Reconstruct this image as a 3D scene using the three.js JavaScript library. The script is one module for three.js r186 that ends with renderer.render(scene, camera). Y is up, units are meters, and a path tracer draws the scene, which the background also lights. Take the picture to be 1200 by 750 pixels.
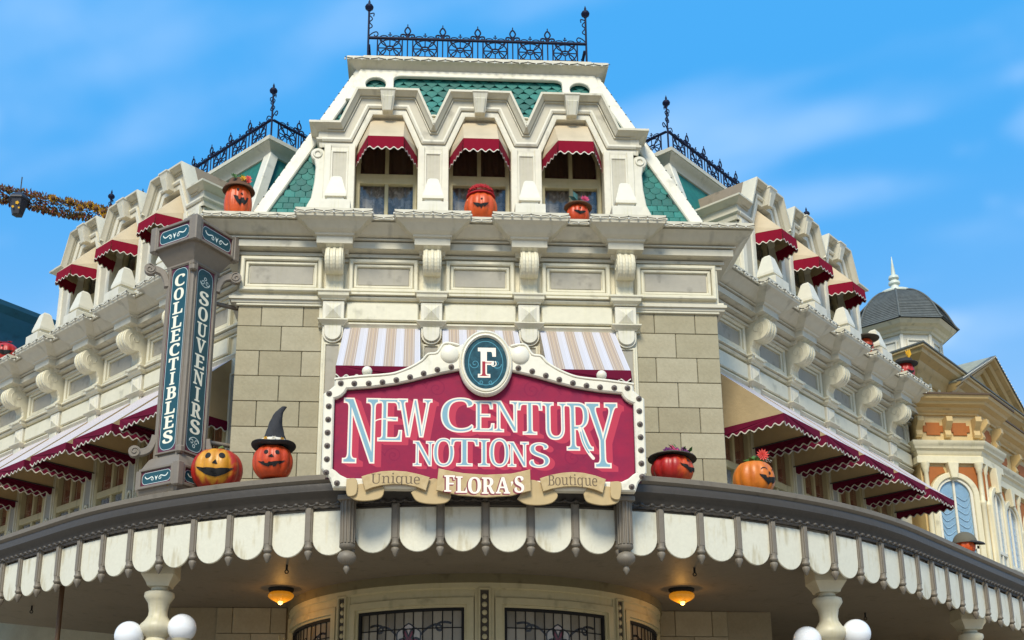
import * as THREE from 'three';
import { mergeGeometries, toCreasedNormals } from 'three/addons/utils/BufferGeometryUtils.js';
import { FontLoader } from 'three/addons/loaders/FontLoader.js';

// ------------------------------------------------------------------ camera, sky, sun, exposure
const scene = new THREE.Scene();
const camera = new THREE.PerspectiveCamera(30.884, 1.6, 0.1, 600);
camera.position.set(-0.6, 1.6, 12);
camera.lookAt(-0.6 + 0.04457763, 1.6 + 0.27815299, 12 - 0.95950182);
camera.setViewOffset(1200, 750, 42.1, -194, 1200, 750);
camera.updateProjectionMatrix();
const renderer = new THREE.WebGLRenderer({ antialias: true });
renderer.toneMapping = THREE.LinearToneMapping;
renderer.toneMappingExposure = 1.48;
renderer.shadowMap.enabled = true;

const TAU = Math.PI * 2;
let seed = 12345;
const rnd = () => { seed = (seed * 1664525 + 1013904223) >>> 0; return seed / 4294967296; };
const rr = (a, b) => a + (b - a) * rnd();
// value noise for textures and the sky
const hash3 = (x, y, z) => { let h = Math.imul(x, 374761393) ^ Math.imul(y, 668265263) ^ Math.imul(z, 2147483647 - 97); h = Math.imul(h ^ (h >>> 13), 1274126177); h ^= h >>> 16; return (h >>> 0) / 4294967296; };
const sm = (t) => t * t * (3 - 2 * t);
function vn3(x, y, z) {
  const xi = Math.floor(x), yi = Math.floor(y), zi = Math.floor(z), a = sm(x - xi), b = sm(y - yi), c = sm(z - zi);
  const L = (p, q, t) => p + (q - p) * t;
  return L(L(L(hash3(xi, yi, zi), hash3(xi + 1, yi, zi), a), L(hash3(xi, yi + 1, zi), hash3(xi + 1, yi + 1, zi), a), b),
    L(L(hash3(xi, yi, zi + 1), hash3(xi + 1, yi, zi + 1), a), L(hash3(xi, yi + 1, zi + 1), hash3(xi + 1, yi + 1, zi + 1), a), b), c);
}
const fbm3 = (x, y, z, o = 5) => { let s = 0, a = 0.5; for (let i = 0; i < o; i++) { s += a * vn3(x, y, z); x = x * 2.03 + 7; y = y * 2.03 + 3; z = z * 2.03 + 11; a *= 0.5; } return s; };
{ // a clear azure sky with faint wisps, and a paler band towards the horizon
  const W = 1024, H = 512, data = new Float32Array(W * H * 4);
  for (let j = 0; j < H; j++) {
    const el = ((j + 0.5) / H - 0.5) * Math.PI, y = Math.sin(el), r = Math.cos(el);
    for (let i = 0; i < W; i++) {
      const az = ((i + 0.5) / W - 0.5) * TAU, x = Math.cos(az) * r, z = Math.sin(az) * r, k = (j * W + i) * 4;
      const t = Math.max(0, y), h = 1 - THREE.MathUtils.smoothstep(t, 0.0, 0.62);
      let c = [0.05, 0.29, 0.64]; c = c.map((v, n) => v + ([0.52, 0.61, 0.72][n] - v) * Math.pow(h, 1.7));
      if (y > 0) {
        const q = 1 / (y + 0.25), wx = x * q, wz = z * q, wob = fbm3(wx * 2 + 3, wz * 2, 1.7, 3) * 1.4, f = fbm3((wx + 0.5 * wz) * 2.2 + wob, (wz - 0.5 * wx) * 7.5 + wob, 3.1, 6), g = fbm3(wx * 1.3 + 4, wz * 1.3, 9.7, 4), puff = fbm3(wx * 9, wz * 9, 5.5, 5);
        const a = THREE.MathUtils.smoothstep(f + 0.55 * (g - 0.5), 0.40, 0.80) * 0.22 + THREE.MathUtils.smoothstep(puff + 0.6 * (g - 0.5), 0.66, 0.86) * 0.2;
        c = c.map((v, n) => v + ([0.86, 0.92, 1.0][n] - v) * a);
      } else c = [0.30, 0.29, 0.27];
      data[k] = c[0]; data[k + 1] = c[1]; data[k + 2] = c[2]; data[k + 3] = 1;
    }
  }
  const sky = new THREE.DataTexture(data, W, H, THREE.RGBAFormat, THREE.FloatType);
  sky.mapping = THREE.EquirectangularReflectionMapping; sky.magFilter = THREE.LinearFilter; sky.minFilter = THREE.LinearFilter; sky.needsUpdate = true;
  scene.background = sky; scene.environment = sky;
  scene.backgroundIntensity = 1; scene.environmentIntensity = 1;
}
const sun = new THREE.DirectionalLight(0xfff6e0, 2.8);   // sun behind the photographer, veiled by thin cloud: soft shadows
sun.position.set(-0.174 * 30, 6 + 0.695 * 30, 0.698 * 30); sun.target.position.set(0, 6, 0);
sun.castShadow = true; sun.shadow.radius = 40;
Object.assign(sun.shadow.camera, { left: -20, right: 20, top: 20, bottom: -20, near: 0.5, far: 80 }); sun.shadow.mapSize.set(4096, 4096);
scene.add(sun, sun.target);

// ------------------------------------------------------------------ textures
function dataTex(n, fn, srgb, rep = 1) {
  const d = new Uint8Array(n * n * 4);
  for (let j = 0; j < n; j++) for (let i = 0; i < n; i++) { const v = fn(i / n, j / n), k = (j * n + i) * 4; const a = Array.isArray(v) ? v : [v, v, v]; for (let c = 0; c < 3; c++) d[k + c] = Math.max(0, Math.min(255, a[c] * 255)); d[k + 3] = 255; }
  const t = new THREE.DataTexture(d, n, n); t.wrapS = t.wrapT = THREE.RepeatWrapping; t.magFilter = THREE.LinearFilter; t.minFilter = THREE.LinearMipmapLinearFilter; t.generateMipmaps = true;
  if (srgb) t.colorSpace = THREE.SRGBColorSpace; t.repeat.set(rep, rep); t.needsUpdate = true; return t;
}
const wn = (u, v, f, s) => { // tileable fractal noise
  let a = 0.5, r = 0; for (let o = 0; o < 4; o++) { const x = u * f, y = v * f, xi = Math.floor(x), yi = Math.floor(y), p = sm(x - xi), q = sm(y - yi), m = (k) => ((k % f) + f) % f;
    const L = (c, d, t) => c + (d - c) * t; r += a * L(L(hash3(m(xi), m(yi), s + o), hash3(m(xi + 1), m(yi), s + o), p), L(hash3(m(xi), m(yi + 1), s + o), hash3(m(xi + 1), m(yi + 1), s + o), p), q); a *= 0.5; f *= 2; } return r / 0.9375; };
const wna = (u, v, fu, fv, s) => { let a = 0.5, r = 0; for (let o = 0; o < 3; o++) { const x = u * fu, y = v * fv, xi = Math.floor(x), yi = Math.floor(y), p = sm(x - xi), q = sm(y - yi), h = (i, j) => hash3(((i % fu) + fu) % fu, ((j % fv) + fv) % fv, s + o), L = (c, d, t) => c + (d - c) * t; r += a * L(L(h(xi, yi), h(xi + 1, yi), p), L(h(xi, yi + 1), h(xi + 1, yi + 1), p), q); a *= 0.5; fu *= 2; fv *= 2; } return r / 0.875; };
const T = {
  paint: dataTex(512, (u, v) => { const a = wn(u, v, 4, 1), b = wn(u, v, 40, 7), c = wn(u * 1, v, 16, 3); const k = Math.max(0, wna(u, v, 90, 5, 15) - 0.56) * Math.max(0, a - 0.3), d = 0.985 - 0.12 * Math.max(0, a - 0.42) - 0.05 * b - (c > 0.66 ? (c - 0.66) * 0.6 : 0) - 0.25 * k; return [d, d * 0.995, d * (0.975 - 0.4 * k)]; }, true, 0.55),
  paintB: dataTex(256, (u, v) => wn(u, v, 24, 5), false, 1.3),
  stone: dataTex(512, (u, v) => { const a = wn(u, v, 5, 21), b = wn(u, v, 64, 22); const d = 0.86 + 0.11 * a + 0.07 * (b - 0.5); return [d, d * (0.985 + 0.02 * a), d * (0.95 + 0.05 * a)]; }, true, 0.7),
  stoneB: dataTex(512, (u, v) => wn(u, v, 48, 23) * 0.7 + wn(u, v, 9, 24) * 0.3, false, 1.1),
  fabric: dataTex(512, (u, v) => { const w = 0.5 + 0.5 * Math.sin(u * 512 * 0.8) * Math.sin(v * 512 * 0.8), a = wn(u, v, 6, 31); const d = 0.86 + 0.05 * w + 0.12 * (a - 0.4); return [d, d, d * 0.99]; }, true, 0.9),
  fabricB: dataTex(256, (u, v) => wn(u, v, 7, 33) * 0.8 + wn(u, v, 60, 34) * 0.2, false, 1.6),
  shingle: dataTex(256, (u, v) => { const a = wn(u, v, 10, 41), b = wn(u * 1, v, 60, 42); const d = 0.78 + 0.22 * a + 0.1 * (b - 0.5); return [d * 0.94, d, d * 0.99]; }, true, 1.7),
  iron: dataTex(128, (u, v) => 0.8 + 0.2 * wn(u, v, 12, 44), true, 4),
  pumpkin: dataTex(256, (u, v) => { const a = wn(u, v, 6, 51), b = wn(u, v, 40, 52); const d = 0.84 + 0.2 * a + 0.08 * (b - 0.5); return [d, d * (0.9 + 0.15 * a), d * (0.8 + 0.2 * b)]; }, true, 1),
  pave: dataTex(512, (u, v) => { const a = wn(u, v, 5, 61), b = wn(u, v, 80, 62); const d = 0.75 + 0.2 * a + 0.15 * (b - 0.5); return d; }, true, 0.3),
};
const mats = {};
function M(key, hex, rough = 0.6, map = T.paint, bump = null, bs = 0.001, extra = {}) {
  const m = new THREE.MeshPhysicalMaterial({ color: new THREE.Color(hex), roughness: rough, map, bumpMap: bump, bumpScale: bump ? bs : 1, ...extra }); mats[key] = m; return m;
}
const mCream = M('cream', '#dfd9c3', 0.5, T.paint, T.paintB, 0.0012);
const mWhite = M('white', '#e3decf', 0.5, T.paint, T.paintB, 0.0012);
const mGrey = M('grey', '#a7a297', 0.6, T.paint, T.paintB, 0.001);
const mWarmGrey = M('warmGrey', '#c6c0b0', 0.55, T.paint, T.paintB, 0.001);
const mCornice = M('cornice', '#d2ccba', 0.5, T.paint, T.paintB, 0.0012);
const mStone = ['#b4aa90', '#aea58b', '#b9b097', '#aaa086'].map((c, i) => M('stone' + i, c, 0.85, T.stone, T.stoneB, 0.0025));
const mMortar = M('mortar', '#a0967e', 0.95, T.stone, T.stoneB, 0.003);
const mTeal = ['#1d776d', '#1a6e65', '#218077', '#17655d'].map((c, i) => M('teal' + i, c, 0.65, T.shingle, T.stoneB, 0.002));
const mTealDark = M('tealDark', '#155d57', 0.8, T.shingle);
const mIron = M('iron', '#161d3a', 0.6, T.iron, null, 0, { specularIntensity: 0.4 });
const mRed = M('redFabric', '#8a0f2b', 0.9, T.fabric, T.fabricB, 0.004, { specularIntensity: 0.3 });
const mMaroon = M('maroonFabric', '#701434', 0.9, T.fabric, T.fabricB, 0.004, { specularIntensity: 0.3 });
const mTan = M('tanFabric', '#d6c3a4', 0.85, T.fabric, T.fabricB, 0.006, { sheen: 0.2 });
const mTanThin = M('tanThin', '#d2b184', 0.9, T.fabric, T.fabricB, 0.006, { transmission: 0.3, thickness: 0 });
const mTrimW = M('trimWhite', '#e8e0d2', 0.8, T.fabric);
const mCanopyDark = M('canopyDark', '#48423c', 0.5, T.paint, T.paintB, 0.002);
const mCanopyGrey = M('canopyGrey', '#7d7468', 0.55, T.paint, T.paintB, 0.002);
const mCanopyPanel = M('canopyPanel', '#e2ddc8', 0.5, dataTex(512, (u, v) => { const run = wn(u, 0.37, 48, 71), a = wn(u, v, 7, 72), b = wn(u, v, 60, 73), d = Math.max(0, wn(u, v * 0.2, 30, 74) + 0.5 * a - 0.78) * 1.5, k = 0.97 - 0.04 * b - 0.2 * d * (run > 0.42 ? 1 : 0.3); return [k, k * (1 - 0.05 * d), k * (1 - 0.16 * d)]; }, true, 0.83), T.paintB, 0.0015);
const mFrameTan = M('frameTan', '#c4b993', 0.55, T.paint, T.paintB, 0.001);
const mGlass = M('glass', '#ffffff', 0.03, null, null, 0, { transmission: 1, thickness: 0, ior: 1.5 });
const mDrape = M('drape', '#4a2822', 0.95, T.fabric);
const mLace = M('lace', '#b4aea4', 0.95, dataTex(256, (u, v) => { const d = 0.5 + 0.5 * Math.sin(u * TAU * 22) * Math.sin(v * TAU * 22), f = wn(u, v, 12, 81), k = 0.62 + 0.25 * (d > 0.62 ? 1 : 0) + 0.2 * (f > 0.55 ? 1 : 0); return [k, k, k * 0.99]; }, true, 2.2), T.fabricB, 0.01);
const mBlue = M('blueCurtain', '#8fb4cf', 0.95, T.fabric, T.fabricB, 0.01);
const mBlack = M('black', '#0d0b0a', 0.8, null);
const mBulb = M('bulb', '#d8d4c6', 0.25, null);
const mWire = M('wire', '#3b3a36', 0.7, null);
const mClip = M('clip', '#57534a', 0.7, null);
const mDormRoof = M('dormerRoof', '#8b7d6c', 0.75, T.paint, T.paintB, 0.002);
const mLead = M('lead', '#8d8a80', 0.6, T.paint);

// ------------------------------------------------------------------ geometry helpers
// airbrushed two-colour paint of the show pumpkins: a gold or orange face patch with a streaky edge on a crimson body
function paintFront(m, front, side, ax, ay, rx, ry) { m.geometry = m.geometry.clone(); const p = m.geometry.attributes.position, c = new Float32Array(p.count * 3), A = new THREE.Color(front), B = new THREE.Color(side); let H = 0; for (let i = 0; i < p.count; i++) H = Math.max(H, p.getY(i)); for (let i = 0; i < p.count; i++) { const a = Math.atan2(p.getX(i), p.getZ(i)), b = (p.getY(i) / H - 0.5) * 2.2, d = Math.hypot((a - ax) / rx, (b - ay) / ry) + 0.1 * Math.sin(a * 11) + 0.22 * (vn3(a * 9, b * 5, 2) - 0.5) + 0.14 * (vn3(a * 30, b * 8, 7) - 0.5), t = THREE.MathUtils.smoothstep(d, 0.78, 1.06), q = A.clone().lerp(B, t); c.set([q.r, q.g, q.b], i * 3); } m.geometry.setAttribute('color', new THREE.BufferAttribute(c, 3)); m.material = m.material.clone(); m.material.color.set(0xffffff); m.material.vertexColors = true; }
function flat(g) { // plain non-indexed position + normal + uv, uv in metres by the dominant axis
  const keep = g.userData.keepUV; if (g.index) g = g.toNonIndexed();
  const o = new THREE.BufferGeometry(); o.setAttribute('position', g.attributes.position);
  if (g.attributes.normal) o.setAttribute('normal', g.attributes.normal); else o.computeVertexNormals();
  const p = o.attributes.position, n = o.attributes.normal, uv = new Float32Array(p.count * 2);
  if (keep && g.attributes.uv) uv.set(g.attributes.uv.array);
  else for (let i = 0; i < p.count; i += 3) {
    let nx = 0, ny = 0, nz = 0; for (let k = 0; k < 3; k++) { nx += Math.abs(n.getX(i + k)); ny += Math.abs(n.getY(i + k)); nz += Math.abs(n.getZ(i + k)); }
    for (let k = 0; k < 3; k++) { const x = p.getX(i + k), y = p.getY(i + k), z = p.getZ(i + k); const [a, b] = nz >= nx && nz >= ny ? [x, y] : nx >= ny ? [z, y] : [x, z]; uv[(i + k) * 2] = a; uv[(i + k) * 2 + 1] = b; }
  }
  o.setAttribute('uv', new THREE.BufferAttribute(uv, 2)); return o;
}
const mg = (list) => { const a = (Array.isArray(list) ? list : [list]).flat(9).map(flat); return a.length === 1 ? a[0] : mergeGeometries(a); };
const mv = (g, x = 0, y = 0, z = 0, ry = 0, rx = 0, rz = 0) => { const c = g.clone(); c.userData = { ...g.userData }; if (rx) c.rotateX(rx); if (rz) c.rotateZ(rz); if (ry) c.rotateY(ry); return c.translate(x, y, z); };
function tri(list) { const g = new THREE.BufferGeometry(); g.setAttribute('position', new THREE.BufferAttribute(new Float32Array(list.flat(2)), 3)); g.computeVertexNormals(); return g; }
const quad = (a, b, c, d) => [a, b, c, a, c, d];
function bx(w, h, d, x = 0, y = 0, z = 0, bev = 0.006) { // box with chamfered edges, centred
  const b = Math.min(bev, w * 0.3, h * 0.3, d * 0.3), X = w / 2, Y = h / 2, Z = d / 2, t = [];
  const P = (sx, sy, sz, k) => [sx * (X - (k === 0 ? 0 : b)), sy * (Y - (k === 1 ? 0 : b)), sz * (Z - (k === 2 ? 0 : b))];
  for (const s of [1, -1]) {
    t.push(...(s > 0 ? quad(P(1, -1, 1, 0), P(1, -1, -1, 0), P(1, 1, -1, 0), P(1, 1, 1, 0)) : quad(P(-1, -1, -1, 0), P(-1, -1, 1, 0), P(-1, 1, 1, 0), P(-1, 1, -1, 0))));
    t.push(...(s > 0 ? quad(P(-1, 1, 1, 1), P(1, 1, 1, 1), P(1, 1, -1, 1), P(-1, 1, -1, 1)) : quad(P(-1, -1, -1, 1), P(1, -1, -1, 1), P(1, -1, 1, 1), P(-1, -1, 1, 1))));
    t.push(...(s > 0 ? quad(P(-1, -1, 1, 2), P(1, -1, 1, 2), P(1, 1, 1, 2), P(-1, 1, 1, 2)) : quad(P(1, -1, -1, 2), P(-1, -1, -1, 2), P(-1, 1, -1, 2), P(1, 1, -1, 2))));
    for (const r of [1, -1]) {
      const f = s * r;
      const e1 = [P(s, r, -1, 0), P(s, r, -1, 1), P(s, r, 1, 1), P(s, r, 1, 0)], e2 = [P(s, -1, r, 2), P(s, -1, r, 0), P(s, 1, r, 0), P(s, 1, r, 2)], e3 = [P(-1, s, r, 1), P(-1, s, r, 2), P(1, s, r, 2), P(1, s, r, 1)];
      for (const e of [e1, e2, e3]) t.push(...(f > 0 ? quad(...e) : quad(...e.reverse())));
      for (const q of [1, -1]) { const c = [P(s, r, q, 0), P(s, r, q, 1), P(s, r, q, 2)]; t.push(...(s * r * q > 0 ? c : c.reverse())); }
    }
  }
  return tri(t).translate(x, y, z);
}
// sweep a closed profile [n, w] along an open path [a, b]; plan: (a, b) = (x, z), w = y; otherwise (a, b) = (x, y), w = z. n points to the left-hand side of the path as drawn on paper (+b for a path going +a)
function sweep(profile, path, plan = true, crease = 0.6) {
  const area = profile.reduce((s, p, i) => { const q = profile[(i + 1) % profile.length]; return s + p[0] * q[1] - q[0] * p[1]; }, 0);
  const pr = area > 0 ? profile : [...profile].reverse(), N = path.length, t = [];
  const nor = []; for (let i = 0; i < N - 1; i++) { const dx = path[i + 1][0] - path[i][0], dz = path[i + 1][1] - path[i][1], l = Math.hypot(dx, dz); nor.push([-dz / l, dx / l]); }
  const at = (i) => { const a = nor[Math.max(0, i - 1)], b = nor[Math.min(N - 2, i)], k = 1 + a[0] * b[0] + a[1] * b[1], m = [(a[0] + b[0]) / k, (a[1] + b[1]) / k]; return pr.map(([n, w]) => { const x = path[i][0] + m[0] * n, y = path[i][1] + m[1] * n; return plan ? [x, w, y] : [x, y, w]; }); };
  const R = path.map((_, i) => at(i)), flip = plan;
  const push = (a, b, c) => t.push(...(flip ? [a, b, c] : [a, c, b]));
  for (let i = 0; i < N - 1; i++) for (let k = 0; k < pr.length; k++) { const l = (k + 1) % pr.length, a = R[i][k], b = R[i][l], c = R[i + 1][l], d = R[i + 1][k]; push(a, c, b); push(a, d, c); }
  const tris = THREE.ShapeUtils.triangulateShape(pr.map((p) => new THREE.Vector2(p[0], p[1])), []);
  for (const [a, b, c] of tris) { push(R[0][a], R[0][b], R[0][c]); push(R[N - 1][a], R[N - 1][c], R[N - 1][b]); }
  const g = tri(t); return crease ? toCreasedNormals(g, crease) : g;
}
const shape = (pts, holes = []) => { const s = new THREE.Shape(pts.map((p) => new THREE.Vector2(p[0], p[1]))); for (const h of holes) s.holes.push(new THREE.Path(h.map((p) => new THREE.Vector2(p[0], p[1])))); return s; };
function ext(pts, d, z = 0, bev = 0.006, holes = []) { // extrude an outline in xy; back at z, front at z + d
  const g = new THREE.ExtrudeGeometry(shape(pts, holes), { depth: d - 2 * bev, bevelEnabled: bev > 0, bevelThickness: bev, bevelSize: bev, bevelOffset: -bev, bevelSegments: 1, curveSegments: 12, steps: 1 }).translate(0, 0, z + bev);
  return g;
}
const extX = (pts, w, bev = 0.005) => ext(pts, w, -w / 2, bev).rotateY(-Math.PI / 2); // outline in (z, y), extruded along x, centred
const lathe = (pts, seg = 20) => toCreasedNormals(new THREE.LatheGeometry(pts.map((p) => new THREE.Vector2(Math.max(p[0], 0.0001), p[1])), seg), 0.9);
const V3 = (a) => new THREE.Vector3(...a);
const tube = (pts, r, seg = 0, rad = 6, closed = false) => new THREE.TubeGeometry(new THREE.CatmullRomCurve3(pts.map(V3), closed, 'catmullrom', 0.5), seg || pts.length * 4, r, rad, closed);
const rod = (a, b, r, rad = 6) => { const A = V3(a), B = V3(b), l = A.distanceTo(B), g = new THREE.CylinderGeometry(r, r, l, rad); g.applyQuaternion(new THREE.Quaternion().setFromUnitVectors(new THREE.Vector3(0, 1, 0), B.clone().sub(A).normalize())); return g.translate((A.x + B.x) / 2, (A.y + B.y) / 2, (A.z + B.z) / 2); };
function stack(layers, cap = true) { // layers [x0, x1, z0, z1, y]
  const t = [], q = ([x0, x1, z0, z1, y]) => [[x0, y, z1], [x1, y, z1], [x1, y, z0], [x0, y, z0]];
  for (let i = 0; i < layers.length - 1; i++) { const a = q(layers[i]), b = q(layers[i + 1]); for (let k = 0; k < 4; k++) { const l = (k + 1) % 4; t.push(...quad(a[k], a[l], b[l], b[k])); } }
  const a = q(layers[0]), b = q(layers[layers.length - 1]); t.push(...quad(a[3], a[2], a[1], a[0]), ...quad(b[0], b[1], b[2], b[3]));
  return tri(t);
}
const arc = (cx, cy, r, a0, a1, n, ry = r) => Array.from({ length: n + 1 }, (_, i) => { const a = a0 + (a1 - a0) * i / n; return [cx + Math.cos(a) * r, cy + Math.sin(a) * ry]; });
const rect = (x0, x1, y0, y1) => [[x0, y0], [x1, y0], [x1, y1], [x0, y1]];
const frameGeo = (x0, x1, y0, y1, w, z0, d, bev = 0.01) => ext(rect(x0, x1, y0, y1), d, z0, bev, [rect(x0 + w, x1 - w, y0 + w, y1 - w).reverse()]);

// ------------------------------------------------------------------ objects, parts, names
const used = {};
const numbered = (n) => { const k = used[n] = (used[n] ?? -1) + 1; return k ? n + '_' + String(k).padStart(3, '0') : n; };
const shade = (m) => { m.castShadow = true; m.receiveShadow = true; return m; };
function thing(name, label, category, [x, y, z] = [0, 0, 0], ry = 0, group) {
  const g = new THREE.Group(); g.name = numbered(name); g.position.set(x, y, z); g.rotation.y = ry; g.userData = { label, category }; if (group) g.userData.group = group; scene.add(g); return g;
}
function part(parent, name, geos, m, label) { const o = shade(new THREE.Mesh(mg(geos), m)); o.name = name; if (label) o.userData.label = label; parent.add(o); return o; }
function shared(parent, name, geo, m) { const o = shade(new THREE.Mesh(geo, m)); o.name = name; parent.add(o); return o; }   // geo already flat()
function structure(name, geos, m) { const o = shade(new THREE.Mesh(mg(geos), m)); o.name = name; o.userData.kind = 'structure'; scene.add(o); return o; }
const sub = (parent, name, x = 0, y = 0, z = 0, ry = 0) => { const g = new THREE.Group(); g.name = name; g.position.set(x, y, z); g.rotation.y = ry; parent.add(g); return g; };
// the three building fronts: local x along the wall (left to right from outside), y up, z outward
const Q = Math.SQRT1_2;
const FC = { p: [0, 0], r: 0 }, FR = { p: [2.7 - 0.61 * Q, -0.61 * Q], r: Math.PI / 4 }, FL = { p: [-2.7 + 0.57 * Q, -0.57 * Q], r: -Math.PI / 4 };
function put(o, fr, x = 0, y = 0, z = 0) { const c = Math.cos(fr.r), s = Math.sin(fr.r); o.position.set(fr.p[0] + x * c + z * s, y, fr.p[1] - x * s + z * c); o.rotation.y = fr.r; return o; }

// ------------------------------------------------------------------ ground
structure('street_paving', new THREE.PlaneGeometry(400, 400).rotateX(-Math.PI / 2), M('pave', '#b3a18c', 0.9, T.pave));

// ------------------------------------------------------------------ the corner building
const bld = thing('corner_building', 'cream Victorian corner building with teal mansard roof and red dormer awnings', 'building');
const SP = 1.09, CX = [-1.635, -0.545, 0.545, 1.635];
const WS = 1.056, W0 = 1.745;
const RX = [-1, 0, 1, 2, 3, 4].map((k) => W0 + WS * k), LX = [-1, 0, 1, 2, 3, 4, 5, 6].map((k) => -(W0 + WS * k)).reverse();
const REND = 6.75, LEND = -9.3;

// --- solid walls behind the ornament
part(bld, 'wall', [
  bx(5.4, 3.3, 0.3, 0, 6.45, -0.15), bx(0.3, 3.3, 0.75, -2.55, 6.45, -0.675), bx(0.3, 3.3, 0.75, 2.55, 6.45, -0.675),
], mMortar);
for (const [fr, x0, x1] of [[FR, 0.55, REND], [FL, LEND, -0.55]]) put(part(bld, 'wing_wall', bx(x1 - x0, 3.3, 0.3, (x0 + x1) / 2, 6.45, -0.17), mCream), fr);

// --- stone blocks of the two corner bays
const stoneGeo = {}; const stone = (w, h = 0.283) => stoneGeo[w.toFixed(3) + h] ??= mg(bx(w - 0.006, h + 0.007, 0.05, 0, 0, 0, 0.006));
function ashlar(x0, x1, yTop, rows, joints, z, parent = bld) {
  for (let r = 0; r < rows; r++) {
    const y = yTop - 0.295 * r - 0.1475, xs = [x0, ...joints[r % 2].filter((j) => j > x0 + 0.05 && j < x1 - 0.05), x1];
    for (let i = 0; i < xs.length - 1; i++) { const s = shared(parent, 'stone_block', stone(xs[i + 1] - xs[i]), mStone[(rnd() * 4) | 0]); s.position.set((xs[i] + xs[i + 1]) / 2, y, z + rr(-0.002, 0.002)); }
  }
}
ashlar(-2.7, -1.76, 7.175, 9, [[-2.437, -1.973], [-2.208]], 0.012);
ashlar(1.76, 2.7, 7.175, 9, [[1.973, 2.437], [2.208]], 0.012);

// --- entablature pieces shared by the three fronts
const bracketPts = (D) => [[0, 0.53], [D * 0.92, 0.53], ...arc(D * 0.56, 0.36, D * 0.44, 1.45, -2.0, 12, 0.155).slice(1), [D * 0.26, 0.15], [D * 0.24, 0.09], [D * 0.36, 0.03], [D * 0.36, 0], [0, 0]];
const bracketGeo = (D) => mg([extX(bracketPts(D), 0.2, 0.006), ...[-0.066, 0, 0.066].map((x) => mv(extX(bracketPts(D + 0.018).filter((p) => p[0] > 0 || 1), 0.036, 0.006), x, 0, 0)),
  ...[-1, 1].map((s) => tube(Array.from({ length: 22 }, (_, i) => { const t = i * 0.38, r = 0.1 * (1 - t / 9.5); return [s * 0.1, 0.37 + Math.sin(t - 1.2) * r, D * 0.56 + Math.cos(t - 1.2) * r]; }), 0.007, 50, 5)), bx(0.24, 0.03, D * 0.3 + 0.06, 0, -0.012, D * 0.15 + 0.02)]);
const BR = { C: bracketGeo(0.26), W: bracketGeo(0.36) };
const blockGeo = mg([bx(0.24, 0.235, 0.1, 0, 0, 0.03), stack([[-0.085, 0.085, 0.078, 0.082, -0.085], [-0.085, 0.085, 0.078, 0.084, -0.085]]), tri([...[[[-0.085, -0.085], [0.085, -0.085]], [[0.085, -0.085], [0.085, 0.085]], [[0.085, 0.085], [-0.085, 0.085]], [[-0.085, 0.085], [-0.085, -0.085]]].flatMap(([a, b]) => [[a[0], a[1], 0.081], [b[0], b[1], 0.081], [0, 0, 0.125]])])]);
const capGeo = mg([stack([[-0.12, 0.12, -0.02, 0.09, 0], [-0.125, 0.125, -0.02, 0.10, 0.015], [-0.165, 0.165, -0.02, 0.145, 0.05], [-0.165, 0.165, -0.02, 0.145, 0.065]])]);
const tongueGeo = mg([ext([[-0.095, 0], ...arc(0, -0.08, 0.095, Math.PI, TAU, 12), [0.095, 0]], 0.03, 0.075, 0.008), ext([[-0.115, 0], ...arc(0, -0.085, 0.115, Math.PI, TAU, 12), [0.115, 0]], 0.02, 0.062, 0.004)]);
function cornice(k) { // profile [d, y] for a crown projecting k
  const f = (d) => 0.04 + 0.35 * d + (k - 0.39) * Math.min(1, d / 0.17);
  return [[-0.3, 7.66], [f(0), 7.66], [f(0.1), 7.668], [f(0.1), 7.70], [f(0.0), 7.704], [f(0.0), 7.714], [f(0.17), 7.72], [f(0.17), 7.755], [f(0.08), 7.758], [f(0.08), 7.77], [f(0.42), 7.785], [f(0.42), 7.862], [f(0.30), 7.866], [f(0.30), 7.876], [f(0.49), 7.878], [f(0.49), 7.895], [f(0.42), 7.898], [f(0.42), 7.906], [f(0.56), 7.91], [f(0.64), 7.925], [f(0.73), 7.955], [f(0.83), 7.985], [f(0.93), 8.005], [f(0.96), 8.012], [f(0.86), 8.02], [f(0.86), 8.032], [f(1), 8.035], [f(1), 8.10], [-0.6, 8.10]];
}
const breakGeo = (k) => { const f = (d) => 0.04 + 0.35 * d + (k - 0.39) * Math.min(1, d / 0.17), L = (h, d, y) => [-h, h, -0.1, f(d) + 0.12 * Math.min(1, d * 2.2), y]; return mg(stack([L(0.135, 0.17, 7.73), L(0.15, 0.2, 7.765), L(0.15, 0.22, 7.78), L(0.2, 0.42, 7.785), L(0.2, 0.42, 7.868), L(0.215, 0.47, 7.875), L(0.22, 0.5, 7.895), L(0.25, 0.56, 7.905), L(0.285, 0.64, 7.925), L(0.32, 0.73, 7.955), L(0.36, 0.83, 7.985), L(0.4, 0.93, 8.005), L(0.41, 0.97, 8.014), L(0.425, 0.985, 8.038), L(0.425, 1.0, 8.04), L(0.425, 1.0, 8.104)])); };
const KC = 0.39, KW = 0.49;
const BK = { C: breakGeo(KC), W: breakGeo(KW) };
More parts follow.
